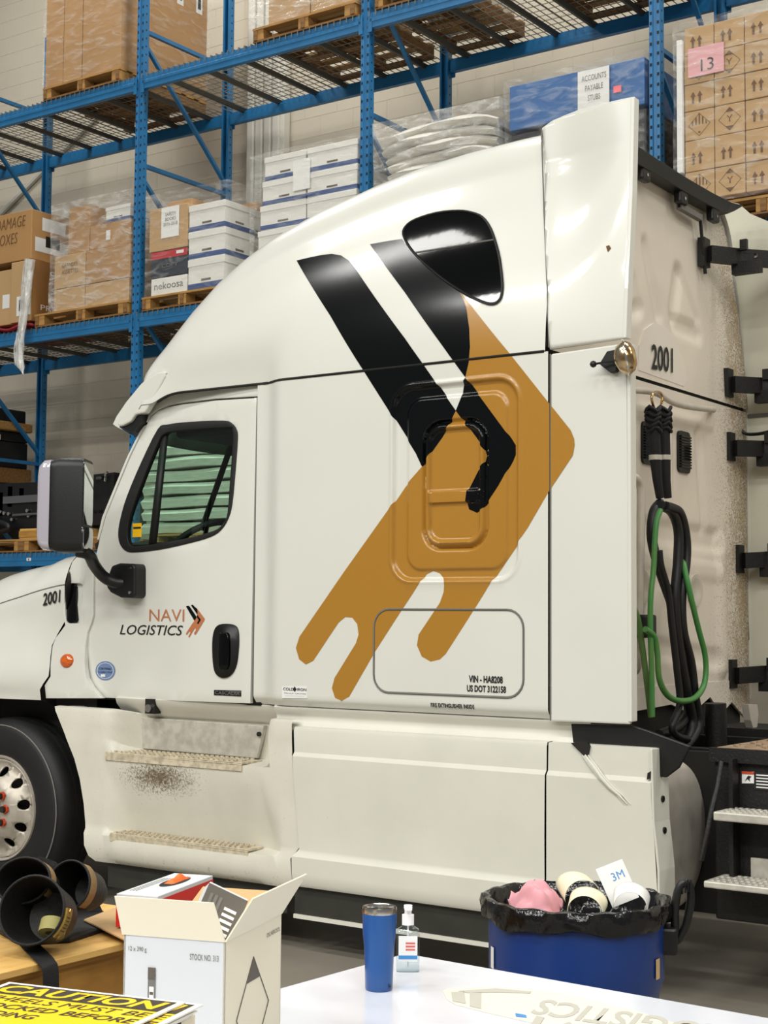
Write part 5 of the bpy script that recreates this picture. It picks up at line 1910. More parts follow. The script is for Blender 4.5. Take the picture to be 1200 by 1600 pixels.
# ---- middle level, second bay: mixed boxes
xa, xb = X(224, 490), X(352, 465)
pallet((xa + xb) / 2, YM, Ld[1], 'wooden pallet under the mixed white boxes, middle level second bay', w=xb - xa)
xm = X(293, 440)
g_ = 'mixed boxes in the second bay'
za = Zp(260, 440)
t = carton(X(236, 450), xm - .006, YF + .03, YF + .46, zt, Zp(260, 432), 'grey white carton at the bottom of the mixed stack', 'carton_white', g_)
txt_front(t, 'nekoosa', .1, .9, .35, .75, 'grey_print')
t = carton(X(236, 440), xm - .006, YF + .03, YF + .46, Zp(260, 432) + .002, Zp(260, 391), 'dark blue box with red lid between white boxes', 'carton_navy', g_)
on_front(t, 'red_lid', 0, 1, .72, 1.0, 'carton_red')
on_front(t, 'label', .70, .90, .82, .94, 'white_sticker', .004)
txt_front(t, 'COPY', .3, .75, .35, .5, 'grey_print')
t = carton(X(233, 390), xm - .006, YF + .03, YF + .46, Zp(260, 391) + .002, Zp(260, 322), 'light carton with a big white paper sheet on its front', 'carton_light', g_)
s_ = on_front(t, 'paper_sheet', .32, .78, .28, .98, 'paper', .006)
txt_front(t, 'SAFETY\nBOOKS\n2016-2018', .38, .74, .55, .85, 'grey_print', .008, align='CENTER')
xw0, xw1 = X(294.5, 420), X(352, 420)
zz = zt
tops = [Zp(320, 403), Zp(320, 360), Zp(320, 318)]
zc_ = zt
for k, tz in enumerate(tops):
    archive_box(xw0, xw1, YF + .02, YF + .42, zc_ + .002, tz, ('bottom', 'middle', 'topmost')[k] + ' white blue-banded archive box of the stack beside the red-lidded box', g_)
    zc_ = tz
zc_ = zt
for k in range(3):
    archive_box(X(340, 420, YF + .5) - .25, X(386, 400, YF + .5), YF + .50, YF + .86, zc_ + .002, zc_ + .27, ('lowest', 'second', 'upper')[k] + ' white archive box in the rear row of the second bay', g_)
    zc_ += .275
carton(X(262, 318, YF + .15), X(300, 318, YF + .15), YF + .15, YF + .44, Zp(260, 322) + .004, Zp(260, 322) + .08, 'flat brown carton lying on top of the carton with the paper sheet', 'carton', g_, tape=False)
t = carton(X(352, 400, YF + .9), X(402, 390, YF + .9), YF + .89, YF + 1.18, zt, Zp(380, 318, YF + .9), 'brown carton at the back between the two archive box stacks', 'carton', g_)
wrap(X(230, 400), xw1 + .03, YF + .008, YF + .48, Ld[1] + PT + .003, max(Zp(320, 318), Zp(260, 322) + .09) + .03, 'clear film round the mixed white boxes in the second bay', 'wrap', .010, 9)
# big archive stack by the second upright
xa, xb = X(400, 450), RXP[3] - .10
pallet((xa + xb) / 2, YM, Ld[1], 'wooden pallet hidden behind the truck roof under the archive box stack', w=xb - xa)
xm = X(478, 330)
tops = [(437, 'lowest'), (372, 'second'), (331, 'third'), (290, 'fourth'), (238, 'top')]
zc_ = zt
h_ = (Zp(445, 240) - zt) / 5
g_ = 'white archive boxes by the second upright'
for k in range(5):
    nm = ('lowest', 'second lowest', 'middle', 'second highest', 'topmost')[k]
    o5 = .0 if k < 4 else .01
    archive_box(X(412 - 3 * (4 - k), 330), xm - .004, YF + .03, YF + .5, zc_ + .002, zc_ + h_, nm + ' archive box in the left column of the tall white stack', g_)
    archive_box(xm + .004, X(557, 330), YF + .03, YF + .5, zc_ + .002, zc_ + h_, nm + ' archive box in the right column of the tall white stack', g_)
    archive_box(X(540, 300, YF + .7) , X(610, 280, YF + .7), YF + .55, YF + 1.0, zc_ + .002, zc_ + h_ * .96, nm + ' archive box in the rear column by the second upright', g_)
    zc_ += h_
c = aY(470, 272, YF + .005)
tag(MB().cbox((c.x, YF + .014, c.z), (.18, .002, .26)).build('paper_sheet', 'paper'), 'blank white paper sheet on the front of the archive box stack', 'paper')
wrap(X(398, 330) - .02, X(557, 330) + .012, YF - .004, YF + .525, zt + .003, zc_ + .03, 'clear film round the tall archive box stack', 'wrap', .008, 10)

# ---- middle level, third bay: film bundles and blue boxes
xa, xb = X(600, 410), X(785, 380)
pallet((xa + xb) / 2, YM, Ld[1], 'wooden pallet behind the truck roof under the folded sheets', w=xb - xa)
g_ = 'folded white sheets bundled in film'
zb = zt
ztop = Zp(700, 180)
nb = 13
for k in range(nb):
    z0_, z1_ = lerp(zb, ztop, k / nb), lerp(zb, ztop, (k + 1) / nb)
    w0 = xa + .02 + random.uniform(0, .05) - (.06 if k > 9 else 0)
    w1 = xb - .06 + random.uniform(-.08, .03)
    rg = []
    for j in range(13):
        u = j / 12
        x = lerp(w0, w1, u)
        sag = lambda f_: -.085 * abs(2 * u - 1) ** 3 * f_ ** 2
        e = .02 * math.sin(7 * u + 2 * k)
        q = .010 * math.sin(13 * u + 1.7 * k)
        za_, zb_ = z0_ + sag(k / nb) + .004, z1_ + sag((k + 1) / nb) - .012
        rg.append([Vector((x, YF + .05 + e, za_)), Vector((x, YF + .02 + e, (za_ + zb_) / 2 + q)), Vector((x, YF + .06 + e, zb_)), Vector((x, YF + 1.0, zb_)), Vector((x, YF + 1.0, za_))])
    o = MB().loft(rg).build('sheet_bundle', 'sheet_white', None, smooth=60)
    tag(o, ['lowest', 'second', 'third', 'fourth', 'fifth', 'sixth', 'seventh', 'eighth', 'ninth', 'tenth', 'third highest', 'second highest', 'topmost'][k] + ' layer of white folded sheets above the truck roof', 'plastic sheets', g_)
wrap(xa - .065, xb - .005, YF - .02, YF + 1.05, zb + .003, ztop + .04, 'crinkled film round the folded sheets above the truck roof', 'wrap_heavy', .012, 11, .0)
xa, xb = X(795, 385), RXP[4] - .07
pallet((xa + xb) / 2, YM, Ld[1], 'wooden pallet behind the truck roof under the blue boxes', w=xb - xa)
zk = Zp(850, 195)
carton(xa + .02, RXP[4] - .07, YF + .04, YF + 1.17, zt, zk - .02, 'black film-wrapped carton under the bright blue box', 'dark_goods')
t = carton(xa + .01, xb - .005, YF + .02, YF + 1.1, zk, Zp(900, 112), 'bright blue wrapped box with a white note reading ACCOUNTS PAYABLE STUBS', 'carton_blue', tape=False)
on_front(t, 'paper_note', .53, .76, -.08, .96, 'paper', .022)
txt_front(t, 'ACCOUNTS\nPAYABLE\nSTUBS', .56, .74, .28, .84, 'grey_print', .026, align='CENTER', line=1.25)
on_front(t, 'pink_tag', .79, .845, .34, .48, 'label_pink', .022)
wrap(xa - .002, xb + .006, YF - .012, YF + 1.19, zt + .003, Zp(900, 112) + .03, 'shiny film round the blue boxes above the truck roof', 'wrap', .012, 12)

# ---- middle level, fourth bay: the pallet with the number
YP = YF - .10
xa = X(1068, 310, YP)
cw = .222
pallet(xa + 2.5 * cw + .02, YP + .6, Ld[1], 'wooden pallet under the numbered load of small cartons', w=5 * cw + .05)
rowz = [Zp(1075, y, YP) for y in (314, 268, 219, 173, 131, 86, 42)]
arrow = [(-.008, 0), (.008, 0), (.008, .05), (.02, .05), (0, .085), (-.02, .05), (-.008, .05)]


def print_mesh(kind, h_):
    mb = MB()

    def P(poly, cx, cz, s=1.0, y=-.0022):
        mb.prism([(cx + x * s, cz + z_ * s) for x, z_ in poly], lambda p: Vector((p[0], y, p[1])), lambda p: Vector((p[0], y + .001, p[1])))
    if kind == 'arrows':
        P(arrow, -.045, .05)
        P(arrow, .005, .05)
    else:
        c_, s_ = h_ / 2, .082
        for i in range(4):
            a0_, a1_ = math.pi / 2 * i, math.pi / 2 * (i + 1)
            p, q = Vector((s_ * math.cos(a0_), s_ * math.sin(a0_))), Vector((s_ * math.cos(a1_), s_ * math.sin(a1_)))
            mb.add([(p.x, -.0022, c_ + p.y), (q.x, -.0022, c_ + q.y), (q.x * .94, -.0022, c_ + q.y * .94), (p.x * .94, -.0022, c_ + p.y * .94)], [(0, 1, 2, 3)])
        if kind == 'stripes':
            for k in range(-2, 3):
                hh2 = .078 - abs(k) * .025
                P([(-.005, .0), (.005, .0), (.005, hh2), (-.005, hh2)], k * .025, c_ + .0)
            P([(-.008, 0), (.008, 0), (.008, .012), (-.008, .012)], 0, c_ - .06)
        else:
            P([(-.03, .05), (.03, .05), (0, .08)], 0, c_)
            P([(-.03, -.05), (0, -.08), (.03, -.05)], 0, c_)
            P([(-.004, -.02), (.004, -.02), (.004, .004), (.022, .026), (.014, .026), (0, .008), (-.014, .026), (-.022, .026), (-.004, .004)], 0, c_)
    return mb.mesh('carton_print', 'brown_print')


ords = ['bottom', 'second', 'third', 'fourth', 'fifth', 'topmost']
cols = ['leftmost', 'second', 'third', 'fourth', 'fifth']
for r_ in range(6):
    h_ = rowz[r_ + 1] - rowz[r_]
    offx = -.11 if r_ % 2 else 0
    for c_ in range(5):
        xx = xa + c_ * cw
        lab = '%s small carton in the %s row of the load numbered 13' % (cols[c_], ords[r_])
        tt = thing('small_carton', lab, 'box', (xx + cw / 2, YP + .17, rowz[r_]), 0, 'small cartons of the load numbered 13')
        ym = random.uniform(0, .006)
        b_ = MB().box(-cw / 2 + .003, cw / 2 - .003, -.15 + ym, .15, .002, h_ - .003).build('body', 'carton_light', tt, bevel=.004)
        kd = 'arrows' if r_ % 2 else ('stripes' if c_ % 3 == 0 else 'mark' if c_ % 3 == 1 else 'arrows')
        o = bpy.data.objects.new('carton_print', print_mesh(kd, h_))
        COL.objects.link(o)
        o.parent = tt
        o.location = (0, -.15 + ym, 0)
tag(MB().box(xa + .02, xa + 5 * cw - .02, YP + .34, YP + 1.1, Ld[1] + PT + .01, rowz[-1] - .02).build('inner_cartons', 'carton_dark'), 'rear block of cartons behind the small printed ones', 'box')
pn = [aY(x, y, YP + .005) for x, y in ((1075, 122), (1131, 108), (1131, 63), (1075, 77))]
zl, zr = (pn[0].z + pn[3].z) / 2, (pn[1].z + pn[2].z) / 2
PN = thing('number_sheet', 'pink paper sheet with the number 13 on the carton load', 'paper', (pn[0].x, YP + .008, pn[0].z))
pw, phh = pn[1].x - pn[0].x, pn[3].z - pn[0].z
MB().box(0, pw, -.002, .0, 0, phh).build('sheet', 'paper_pink', PN)
text('lettering', '13', lambda u, v: Vector((pw * lerp(.36, .72, u), -.003, phh * lerp(.14, .56, v))), 'black_print', PN)
cp = MB().box(xa - .045, xa - .005, YP - .005, YP + .04, Zp(1066, 270, YP), Zp(1066, 62, YP)).build('corner_post', 'paper', bevel=.004)
tag(cp, 'white cardboard corner post at the left edge of the numbered load', 'corner post')
wrap(xa - .06, xa + 5 * cw + .03, YP - .018, YP + 1.15, Ld[1] + PT + .003, rowz[-1] + .03, 'milky film round the load of small cartons numbered 13', 'wrap', .006, 13)

# ---- lowest level: black hitch frames on a pallet, dark crates further left, white bundles behind the cab
z = Ld[0]
xa, xb = RXP[1] + .08, X(160, 850)
pallet((xa + xb) / 2, YM, z, 'pale wooden pallet on the lowest level under black hitch frames', w=xb - xa)
zt0 = z + PT
CT = thing('wooden_crate_box', 'shallow plywood crate lid on the pallet of black hitch frames', 'crate', ((X(28, 845) + X(110, 840)) / 2, YF + .5, zt0))
wd = X(110, 840) - X(28, 845)
MB().box(-wd / 2, wd / 2, -.45, .45, 0, .10).build('panel', 'plywood', CT, bevel=.004)
MB().box(-wd / 2, wd / 2, -.46, -.45, .02, .08).build('front_batten', 'plywood_side', CT)
FRM = thing('hitch_frame', 'black steel hitch frame with levers and chrome hooks on the pallet', 'machinery', ((xa + xb) / 2, YF + .45, zt0 + .10))
w2 = (xb - xa)


def fx(px_, py_, y=YF + .3):
    p = aY(px_, py_, y)
    return Vector((p.x - FRM.location.x, p.y - FRM.location.y, p.z - FRM.location.z))


def fbar(name, a_, b_, hh_, dep, m='dark_goods'):
    p, q = fx(*a_), fx(*b_)
    MB().loft([[c_ + Vector((0, y, z_)) for y, z_ in ((0, -hh_), (dep, -hh_), (dep, hh_), (0, hh_))] for c_ in (p, q)]).build(name, m, FRM)


fbar('main_beam', (-28, 782), (172, 775), .16, .45)
fbar('lower_beam', (-28, 815), (170, 808), .07, .5)
fbar('cross_tube', (-50, 785), (110, 778), .03, .02, 'tank_metal') if False else None
fbar('grey_bar', (8, 782), (104, 776), .035, -.03, 'steel_leg')
fbar('end_plate', (-26, 795), (4, 793), .15, .3)
fbar('side_block', (138, 762), (178, 758), .12, .3)
fbar('top_block', (150, 750), (172, 749), .03, .2, 'steel_leg')
p = fx(95, 770)
ar = [fx(x, y) for x, y in ((72, 785), (80, 765), (88, 748), (98, 738), (108, 736))]
MB().tube(catmull(ar, 4), .05, 8).build('lever', 'dark_goods', FRM, smooth=60)
for pts in (((84, 742), (88, 732), (94, 742), (100, 744)), ((76, 772), (74, 782), (75, 790), (79, 788)), ((164, 752), (165, 742), (168, 738)), ((80, 765), (79, 778), (80, 787))):
    MB().tube(catmull([fx(x, y, YF + .26) for x, y in pts], 4), .014, 6).build('chrome_hook', 'chrome', FRM, smooth=60)
for x, y in ((2, 800), (8, 802), (15, 803), (44, 798), (46, 806), (91, 787), (20, 812)):
    c = fx(x, y, YF + .29)
    MB().cyl(c, c + Vector((0, -.02, 0)), .018, 8).build('bolt', 'chrome', FRM)
for x, y, hh_ in ((12, 776, .10), (30, 774, .07), (58, 772, .09), (120, 770, .08)):
    fbar('lug_plate', (x, y), (x + 7, y), hh_, .2)
MB().tube(catmull([fx(x, y, YF + .22) for x, y in ((-20, 812), (6, 818), (14, 826), (-6, 832), (-24, 828))], 4), .03, 8).build('coupling_jaw', 'dark_goods', FRM, smooth=60)
MB().tube([fx(20, 805, YF + .26), fx(104, 800, YF + .26)], .012, 6).build('tie_rod', 'steel_leg', FRM)
# further left: two dark bundles with timber between, in the bay beyond the frame
BXL = RXP[1] - .25
xq1 = RXP[1] - .10
g_ = 'dark goods stacked beyond the left frame'
zz = z
for k, (nm, y0_, y1_, mm) in enumerate((('dark_carton', 800, 757, 'dark_goods'), ('timber', 757, 732, 'wood_dark'), ('dark_carton', 732, 690, 'dark_goods'), ('dark_carton', 690, 674, 'dark_goods'), ('timber', 674, 660, 'wood'), ('dark_carton', 660, 638, 'dark_goods'))):
    yy = YF + .5
    za, zb_ = aX(20, y0_, xq1).z, aX(20, y1_, xq1).z
    if k == 0:
        za = z + .005
    xr_ = xq1 - (.06 if k == 5 else .12 if k == 0 else .02 if nm == 'dark_carton' else -.05)
    t = thing(nm, ['black wrapped goods at the base of the stack beyond the left frame', 'wide timber block in the stack beyond the left frame', 'grey black carton with crumpled side beyond the left frame', 'black carton with white label beyond the left frame', 'timber plank under the top bundle beyond the left frame', 'flat black bundle topping the stack beyond the left frame'][k], 'timber' if nm == 'timber' else 'goods', (xr_ - .6, YF + .6, za + .001), 0, g_)
    MB().box(-.6, .6, -.58, .58, 0, zb_ - za - .003).build('body', mm, t, bevel=.015)
    if k == 3:
        MB().box(.60, .604, -.1, .2, .005, .06).build('label', 'white_sticker', t)
    if nm == 'timber':
        MB().box(-.602, .602, .05, .056, 0, zb_ - za - .002).build('saw_joint', 'brown_print', t)
    elif k != 3:
        MB().box(-.605, .605, -.02, .02, -.0, zb_ - za).build('strap', 'webbing', t)
# white bundles seen through the cab
xa, xb = X(213, 860), X(560, 840)
pallet(xa + .70, YM, z, 'wooden pallet behind the cab under the white film bundles')
g_ = 'white film bundles behind the cab'
zb = z + PT
ztop = Zp(290, 690)
for k in range(7):
    z0_, z1_ = lerp(zb, ztop, k / 7), lerp(zb, ztop, (k + 1) / 7)
    w0, w1 = xa + .05 + random.uniform(0, .04), xa + 1.45 + random.uniform(-.06, .06)
    rg = []
    for j in range(11):
        u = j / 10
        dz = .005 * math.sin(9 * u + 2 * k) + .008
        e = .014 * math.sin(6 * u + 3 * k)
        x = lerp(w0, w1, u)
        rg.append([Vector((x, YF + .05 + e, z0_ + dz)), Vector((x, YF + .02 + e, (z0_ + z1_) / 2 + dz)), Vector((x, YF + .07 + e, z1_ + dz - .022)), Vector((x, YF + 1.0, z1_ + dz - .022)), Vector((x, YF + 1.0, z0_ + dz))])
    o = MB().loft(rg).build('film_bundle', 'sheet_white', None, smooth=60)
    tag(o, ['lowest', 'second', 'third', 'fourth', 'fifth', 'second highest', 'topmost'][k] + ' white bundle of the pile seen through the cab window', 'bundle', g_)

# ------------------------------------------------------------------ work table in front
TZ_ = 0.75
P0 = aZ(633, 1489, TZ_)
ea = (aZ(1200, 1596, TZ_) - P0).normalized()
eb0 = (aZ(445, 1545, TZ_) - P0).normalized()
# square corner fitted to both measured edges
ang = (math.atan2(ea.y, ea.x) + math.atan2(eb0.y, eb0.x) + math.pi / 2) / 2
TB = thing('work_table', 'white topped work table in the foreground with a tumbler on it', 'table', (P0.x, P0.y, 0), ang)
TL, TD = 1.30, 2.15
MB().box(0, TL, -TD, 0, TZ_ - .028, TZ_).build('table_top', 'table_top', TB, bevel=.006)
MB().box(.04, TL - .04, -TD + .04, -.04, TZ_ - .09, TZ_ - .028).build('apron', 'table_edge', TB)
for x in (.06, TL - .06):
    for y in (-.06, -TD + .06):
        MB().box(x - .022, x + .022, y - .022, y + .022, 0, TZ_ - .03).build('leg', 'steel_leg', TB)

# tumbler
c = aZ(592, 1546, TZ_)
TU = thing('tumbler', 'blue insulated tumbler with steel rim standing on the white table', 'cup', (c.x, c.y, TZ_))
MB().lathe([(0, 0), (.031, 0), (.0335, .004), (.035, .06), (.037, .105), (.0405, .135), (.0415, .165), (.0418, .184)], 40).build('body', 'tumbler_blue', TU, smooth=40)
MB().lathe([(.0418, .184), (.0423, .196), (.0415, .199), (.040, .196), (.0395, .185)], 40).build('steel_rim', 'steel', TU, smooth=40)
MB().lathe([(0, .187), (.036, .187), (.0395, .190)], 40).build('lid', 'clear_plastic', TU, smooth=40)
MB().lathe([(0, .180), (.0395, .180)], 40).build('drink_slot', 'dark_steel', TU)
dr = (CAM - c).normalized()
an = math.atan2(dr.y, dr.x) + 0.75
lt = lambda u, v: Vector((.0352 * math.cos(an + .22 * u), .0352 * math.sin(an + .22 * u), .006 + .013 * v))
text('lettering', 'H', lt, 'black_print', TU, bold=.02)

# sanitiser bottle
c = aZ(637, 1517, TZ_)
SB = thing('sanitizer_bottle', 'clear pump bottle with white pump and printed label behind the tumbler', 'bottle', (c.x, c.y, TZ_), YAW)
pr = [(0, .96), (.004, 1.0), (.09, 1.0), (.105, .92), (.112, .55), (.118, .45)]
MB().loft([[Vector((x * k, y * k, z_)) for x, y in rrect(-.030, .030, -.019, .019, .012, 5)] for z_, k in pr]).build('body', 'clear_plastic', SB, smooth=50)
MB().box(-.024, .024, -.0205, -.0195, .028, .092).build('label', 'white_sticker', SB)
MB().box(-.024, .024, -.0215, -.0206, .034, .043).build('label_band', 'label_blue', SB)
for k in range(3):
    MB().box(-.006, .018, -.0215, -.0206, .056 + .008 * k, .060 + .008 * k).build('label_print', 'label_red', SB)
MB().lathe([(0, .117), (.0155, .117), (.0155, .142), (.009, .144), (.009, .156), (.011, .158), (.011, .166), (0, .168)], 24).build('pump', 'pump_white', SB, smooth=35)
MB().box(-.010, .010, -.036, .006, .157, .166).build('nozzle', 'pump_white', SB, bevel=.003)
MB().cyl((0, 0, .01), (0, 0, .117), .0025, 6).build('dip_tube', 'pump_white', SB)

# open white carton
q0, ql, qr = aZ(352, 1472, 1.03), aZ(194, 1460, 1.03), aZ(446, 1430, 1.03)
uu = (q0 - ql)
uu.z = 0
wf = uu.length
uu.normalize()
vv = Vector((-uu.y, uu.x, 0))
df = 0.30
o_ = Vector((ql.x, ql.y, TZ_))
OB = thing('open_carton', 'open white carton printed with a can and stock number on the table', 'box', (o_.x, o_.y, TZ_), math.atan2(uu.y, uu.x))
HB_ = 0.28
MB().box(0, wf, 0, .004, 0, HB_).build('front_wall', 'box_white', OB)
MB().box(0, wf, df - .004, df, 0, HB_).build('back_wall', 'box_flap', OB)
MB().box(0, .004, 0, df, 0, HB_).build('side_wall', 'box_flap', OB)
MB().box(wf - .004, wf, 0, df, 0, HB_).build('side_wall', 'box_flap', OB)
MB().box(0, wf, 0, df, 0, .004).build('base', 'box_flap', OB)


def flap(name, a_, b_, up_, m='box_flap', inset=.012):
    a_, b_, up_ = Vector(a_), Vector(b_), Vector(up_)
    d_ = (b_ - a_).normalized()
    n_ = d_.cross(up_).normalized() * .003
    p = [a_, b_, b_ + up_ - d_ * inset, a_ + up_ + d_ * inset]
    MB().loft([[x - n_ * .5 for x in p], [x + n_ * .5 for x in p]]).build(name, m, OB)


flap('front_flap', (-.004, 0, HB_), (wf, 0, HB_), (-.016, -.012, .075), inset=.004)
flap('side_flap', (wf, 0, HB_), (wf, df, HB_), (.050, .012, .083), inset=.0)
flap('back_flap', (wf, df, HB_), (0, df, HB_), (0, .05, .035), 'carton_light')
flap('side_flap', (0, df, HB_), (0, 0, HB_), (-.02, .0, -.055), 'carton_light') if False else None
fy = -.0015


def of(name, s, u0, u1, z0, z1, m='box_print', **k):
    text(name, s, lambda u, v: Vector((wf * lerp(u0, u1, u), fy, HB_ * lerp(z0, z1, v))), m, OB, **k)


of('lettering', '12 x 390 g', .05, .23, .885, .925)
of('lettering', 'STOCK NO. 313', .66, .94, .865, .905)
# printed can
MB().box(wf * .25, wf * .325, fy, fy + .001, HB_ * .33, HB_ * .75).build('printed_can', 'grey_print', OB)
MB().box(wf * .25, wf * .325, fy - .0006, fy, HB_ * .71, HB_ * .79).build('printed_cap', 'box_print', OB)
MB().box(wf * .265, wf * .31, fy - .0006, fy, HB_ * .44, HB_ * .66).build('printed_label', 'white_sticker', OB)
for k in range(4):
    MB().box(wf * .27, wf * .305, fy - .001, fy - .0006, HB_ * (.47 + .045 * k), HB_ * (.49 + .045 * k)).build('printed_line', 'box_print', OB)
# side: warning diamond
sxf = lambda p: Vector((wf + .001, p[0], p[1]))
dc = (df * .48, HB_ * .42)


def dpoly(pts, name, m='box_print', lift=.0):
    MB().prism([(dc[0] + x, dc[1] + z_) for x, z_ in pts], lambda p: Vector((wf + .0005, p[0], p[1])), lambda p: Vector((wf + .0015 + lift, p[0], p[1]))).build(name, m, OB)


hw_, hz_ = .085, .105
t_ = .36
dpoly([(0, hz_), (-hw_ * t_ * 1.2, hz_ * (1 - t_ * 1.2)), (hw_ * t_ * 1.2, hz_ * (1 - t_ * 1.2))], 'diamond_tip')
dpoly([(0, -hz_), (hw_ * t_ * 1.2, -hz_ * (1 - t_ * 1.2)), (-hw_ * t_ * 1.2, -hz_ * (1 - t_ * 1.2))], 'diamond_tip')
MB().tube([Vector((wf + .001, dc[0] + x, dc[1] + z_)) for x, z_ in ((0, hz_), (hw_, 0), (0, -hz_), (-hw_, 0))], .0012, 4, closed=True).build('diamond_line', 'box_print', OB)
text('lettering', 'DIS./AEROSOL', lambda u, v: Vector((wf + .001, df * lerp(.72, .97, u), HB_ * lerp(.88, .91, v))), 'box_print', OB)
# the small carton sticking out of it
IC = thing('small_white_carton', 'white carton with dark brown printed panel sticking out of the open carton', 'box', (0, 0, 0))
ci = aZ(344, 1410, 1.09)
Mi = Matrix.Translation((ci.x, ci.y, 1.075)) @ Matrix.Rotation(math.atan2(uu.y, uu.x) + .45, 4, 'Z') @ Matrix.Rotation(R(26), 4, 'Y') @ Matrix.Rotation(R(-24), 4, 'X')
IC.matrix_world = Mi
MB().box(-.042, .042, -.012, .045, -.075, .040).build('body', 'box_white', IC, bevel=.002)
MB().box(-.0425, .0425, -.0135, -.0122, -.07, .036).build('printed_panel', 'box_print', IC)
for k in range(6):
    MB().box(.004 + .0, .030, -.0145, -.0135, .000 - .012 * k, .006 - .012 * k).build('printed_line', 'white_sticker', IC)
for k in range(3):
    MB().box(-.032 + .010 * k, -.026 + .010 * k, -.0145, -.0135, -.05, .02).build('printed_line', 'grey_print', IC)

# checkered box carrying the signs
mck = bpy.data.materials.new('checker')
mck.use_nodes = True
nt = mck.node_tree
ck = nt.nodes.new('ShaderNodeTexChecker')
ck.inputs['Color1'].default_value = (*lin('e6dcc0'), 1)
ck.inputs['Color2'].default_value = (*lin('2a2724'), 1)
ck.inputs['Scale'].default_value = 19.0
tc = nt.nodes.new('ShaderNodeTexCoord')
mpn = nt.nodes.new('ShaderNodeMapping')
mpn.inputs['Location'].default_value = (.011, .013, .012)
nt.links.new(tc.outputs['Object'], mpn.inputs[0])
nt.links.new(mpn.outputs[0], ck.inputs['Vector'])
nt.links.new(ck.outputs[0], nt.nodes['Principled BSDF'].inputs['Base Color'])
nt.nodes['Principled BSDF'].inputs['Roughness'].default_value = .5
MATS['checker'] = mck
SZ = 1.022
so = aZ(14, 1543, SZ + .012)
sr = aZ(290, 1575, SZ + .012) - so
sw = sr.length
sang = math.atan2(sr.y, sr.x)
CB = thing('checkered_box', 'black and cream checkered box under the caution signs', 'box', (so.x, so.y, TZ_), sang)
MB().box(-.02, sw + .0, -.21, .035, 0, SZ - TZ_ - .004).build('body', 'checker', CB, bevel=.004)
MB().box(-.021, sw + .001, -.211, .036, SZ - TZ_ - .06, SZ - TZ_ - .058).build('lid_joint', 'black_print', CB)
sh_ = sw * .72


def caution(label, off, z_, rot, full):
    q = so + sr.normalized() * off[0] + Vector((-sr.y, sr.x, 0)).normalized() * off[1]
    t = thing('caution_sign', label, 'sign', (q.x, q.y, z_), sang + rot, 'caution signs in a stack')
    MB().box(0, sw, -sh_, 0, 0, .0025).build('board', 'sign_white', t)
    e = .010
    MB().box(e, sw - e, -sh_ + e, -e, .0025, .0028).build('yellow_field', 'sign_yellow', t)
    MB().box(e, sw - e, -e - .062, -e, .0028, .0031).build('header', 'sign_dark', t)
    if full:
        def tx(s, y0, y1, m, u0=.06, u1=.94, **k):
            text('lettering', s, lambda u, v: Vector((sw * lerp(u0, u1, u), lerp(y0, y1, v), .0034)), m, t, **k)
        tx('CAUTION', -.064, -.017, 'sign_yellow', .05, .95, bold=.03, shear=.18)
        tx('WHEELS MUST BE', -.108, -.082, 'sign_dark', .02, .97, bold=0, shear=.18)
        tx('CHOCKED BEFORE', -.148, -.122, 'sign_dark', .02, .97, bold=.015, shear=.18)
        tx('LOADING', -.188, -.162, 'sign_dark', .10, .52, bold=.015, shear=.18)
    return t


for k in range(5):
    caution('%s caution sign under the top one in the stack' % ('lowest', 'second lowest', 'middle', 'second highest', 'uppermost covered')[k], (.012 + .004 * (k % 3) + (.008 if k == 4 else 0), .004 * k - .006, 0), SZ + .0036 * k, R(-.6 + .3 * k), k == 4)
caution('topmost yellow caution sign about chocking wheels on the stack', (0, 0, 0), SZ + .0036 * 5 + .0006, 0, True)

# sticker sheet with the upside-down logo
c0 = [aZ(x, y, TZ_ + .001) for x, y in ((692, 1548), (700, 1545), (770, 1542), (832, 1546), (900, 1556), (1000, 1582), (1090, 1610), (1080, 1640), (960, 1625), (830, 1598), (760, 1582), (712, 1570), (698, 1562))]
cc = Vector((sum(p.x for p in c0) / len(c0), sum(p.y for p in c0) / len(c0), TZ_ + .0005))
ST = thing('sticker_sheet', 'cream transfer sheet with upside-down grey logo lying on the table', 'sticker', cc)
MB().prism([(p.x - cc.x, p.y - cc.y) for p in c0], lambda p: Vector((p[0], p[1], 0)), lambda p: Vector((p[0], p[1], .0015))).build('sheet', 'transfer_sheet', ST)
mat('faint_print', 'b4b1a6', 0.6)


def tbl(px_, py_):
    p = aZ(px_, py_, TZ_)
    return Vector((p.x - cc.x, p.y - cc.y, .0022))


w0 = tbl(1130, 1618)
w1 = tbl(836, 1573)
hv = tbl(826, 1588) - tbl(842, 1564)
text('lettering', 'LOGISTICS', lambda u, v: w0.lerp(w1, u) + hv * (v - .5) * -1.0 * -1, 'faint_print', ST, shear=.2, bold=.02)
w2, w3 = tbl(1080, 1652) + Vector((0, 0, .0008)), tbl(830, 1602) + Vector((0, 0, .0008))
text('lettering', 'NAVI', lambda u, v: w2.lerp(w3, u) + hv * (v - .5), 'faint_print', ST, bold=.01)
for pts in (((705, 1552), (725, 1551), (728, 1570), (707, 1566)), ((734, 1553), (752, 1552), (752, 1578), (734, 1574)), ((716, 1550), (775, 1546), (830, 1551), (828, 1554), (780, 1552), (730, 1553))):
    q = [tbl(*p) for p in pts]
    MB().loft([[p for p in q], [p + Vector((0, 0, .0004)) for p in q]]).build('logo_bar', 'faint_print', ST)
q = [tbl(*p) for p in ((805, 1585), (822, 1588), (823, 1592), (806, 1590))]
MB().loft([q, [p + Vector((0, 0, .0006)) for p in q]]).build('blue_mark', 'label_blue', ST)

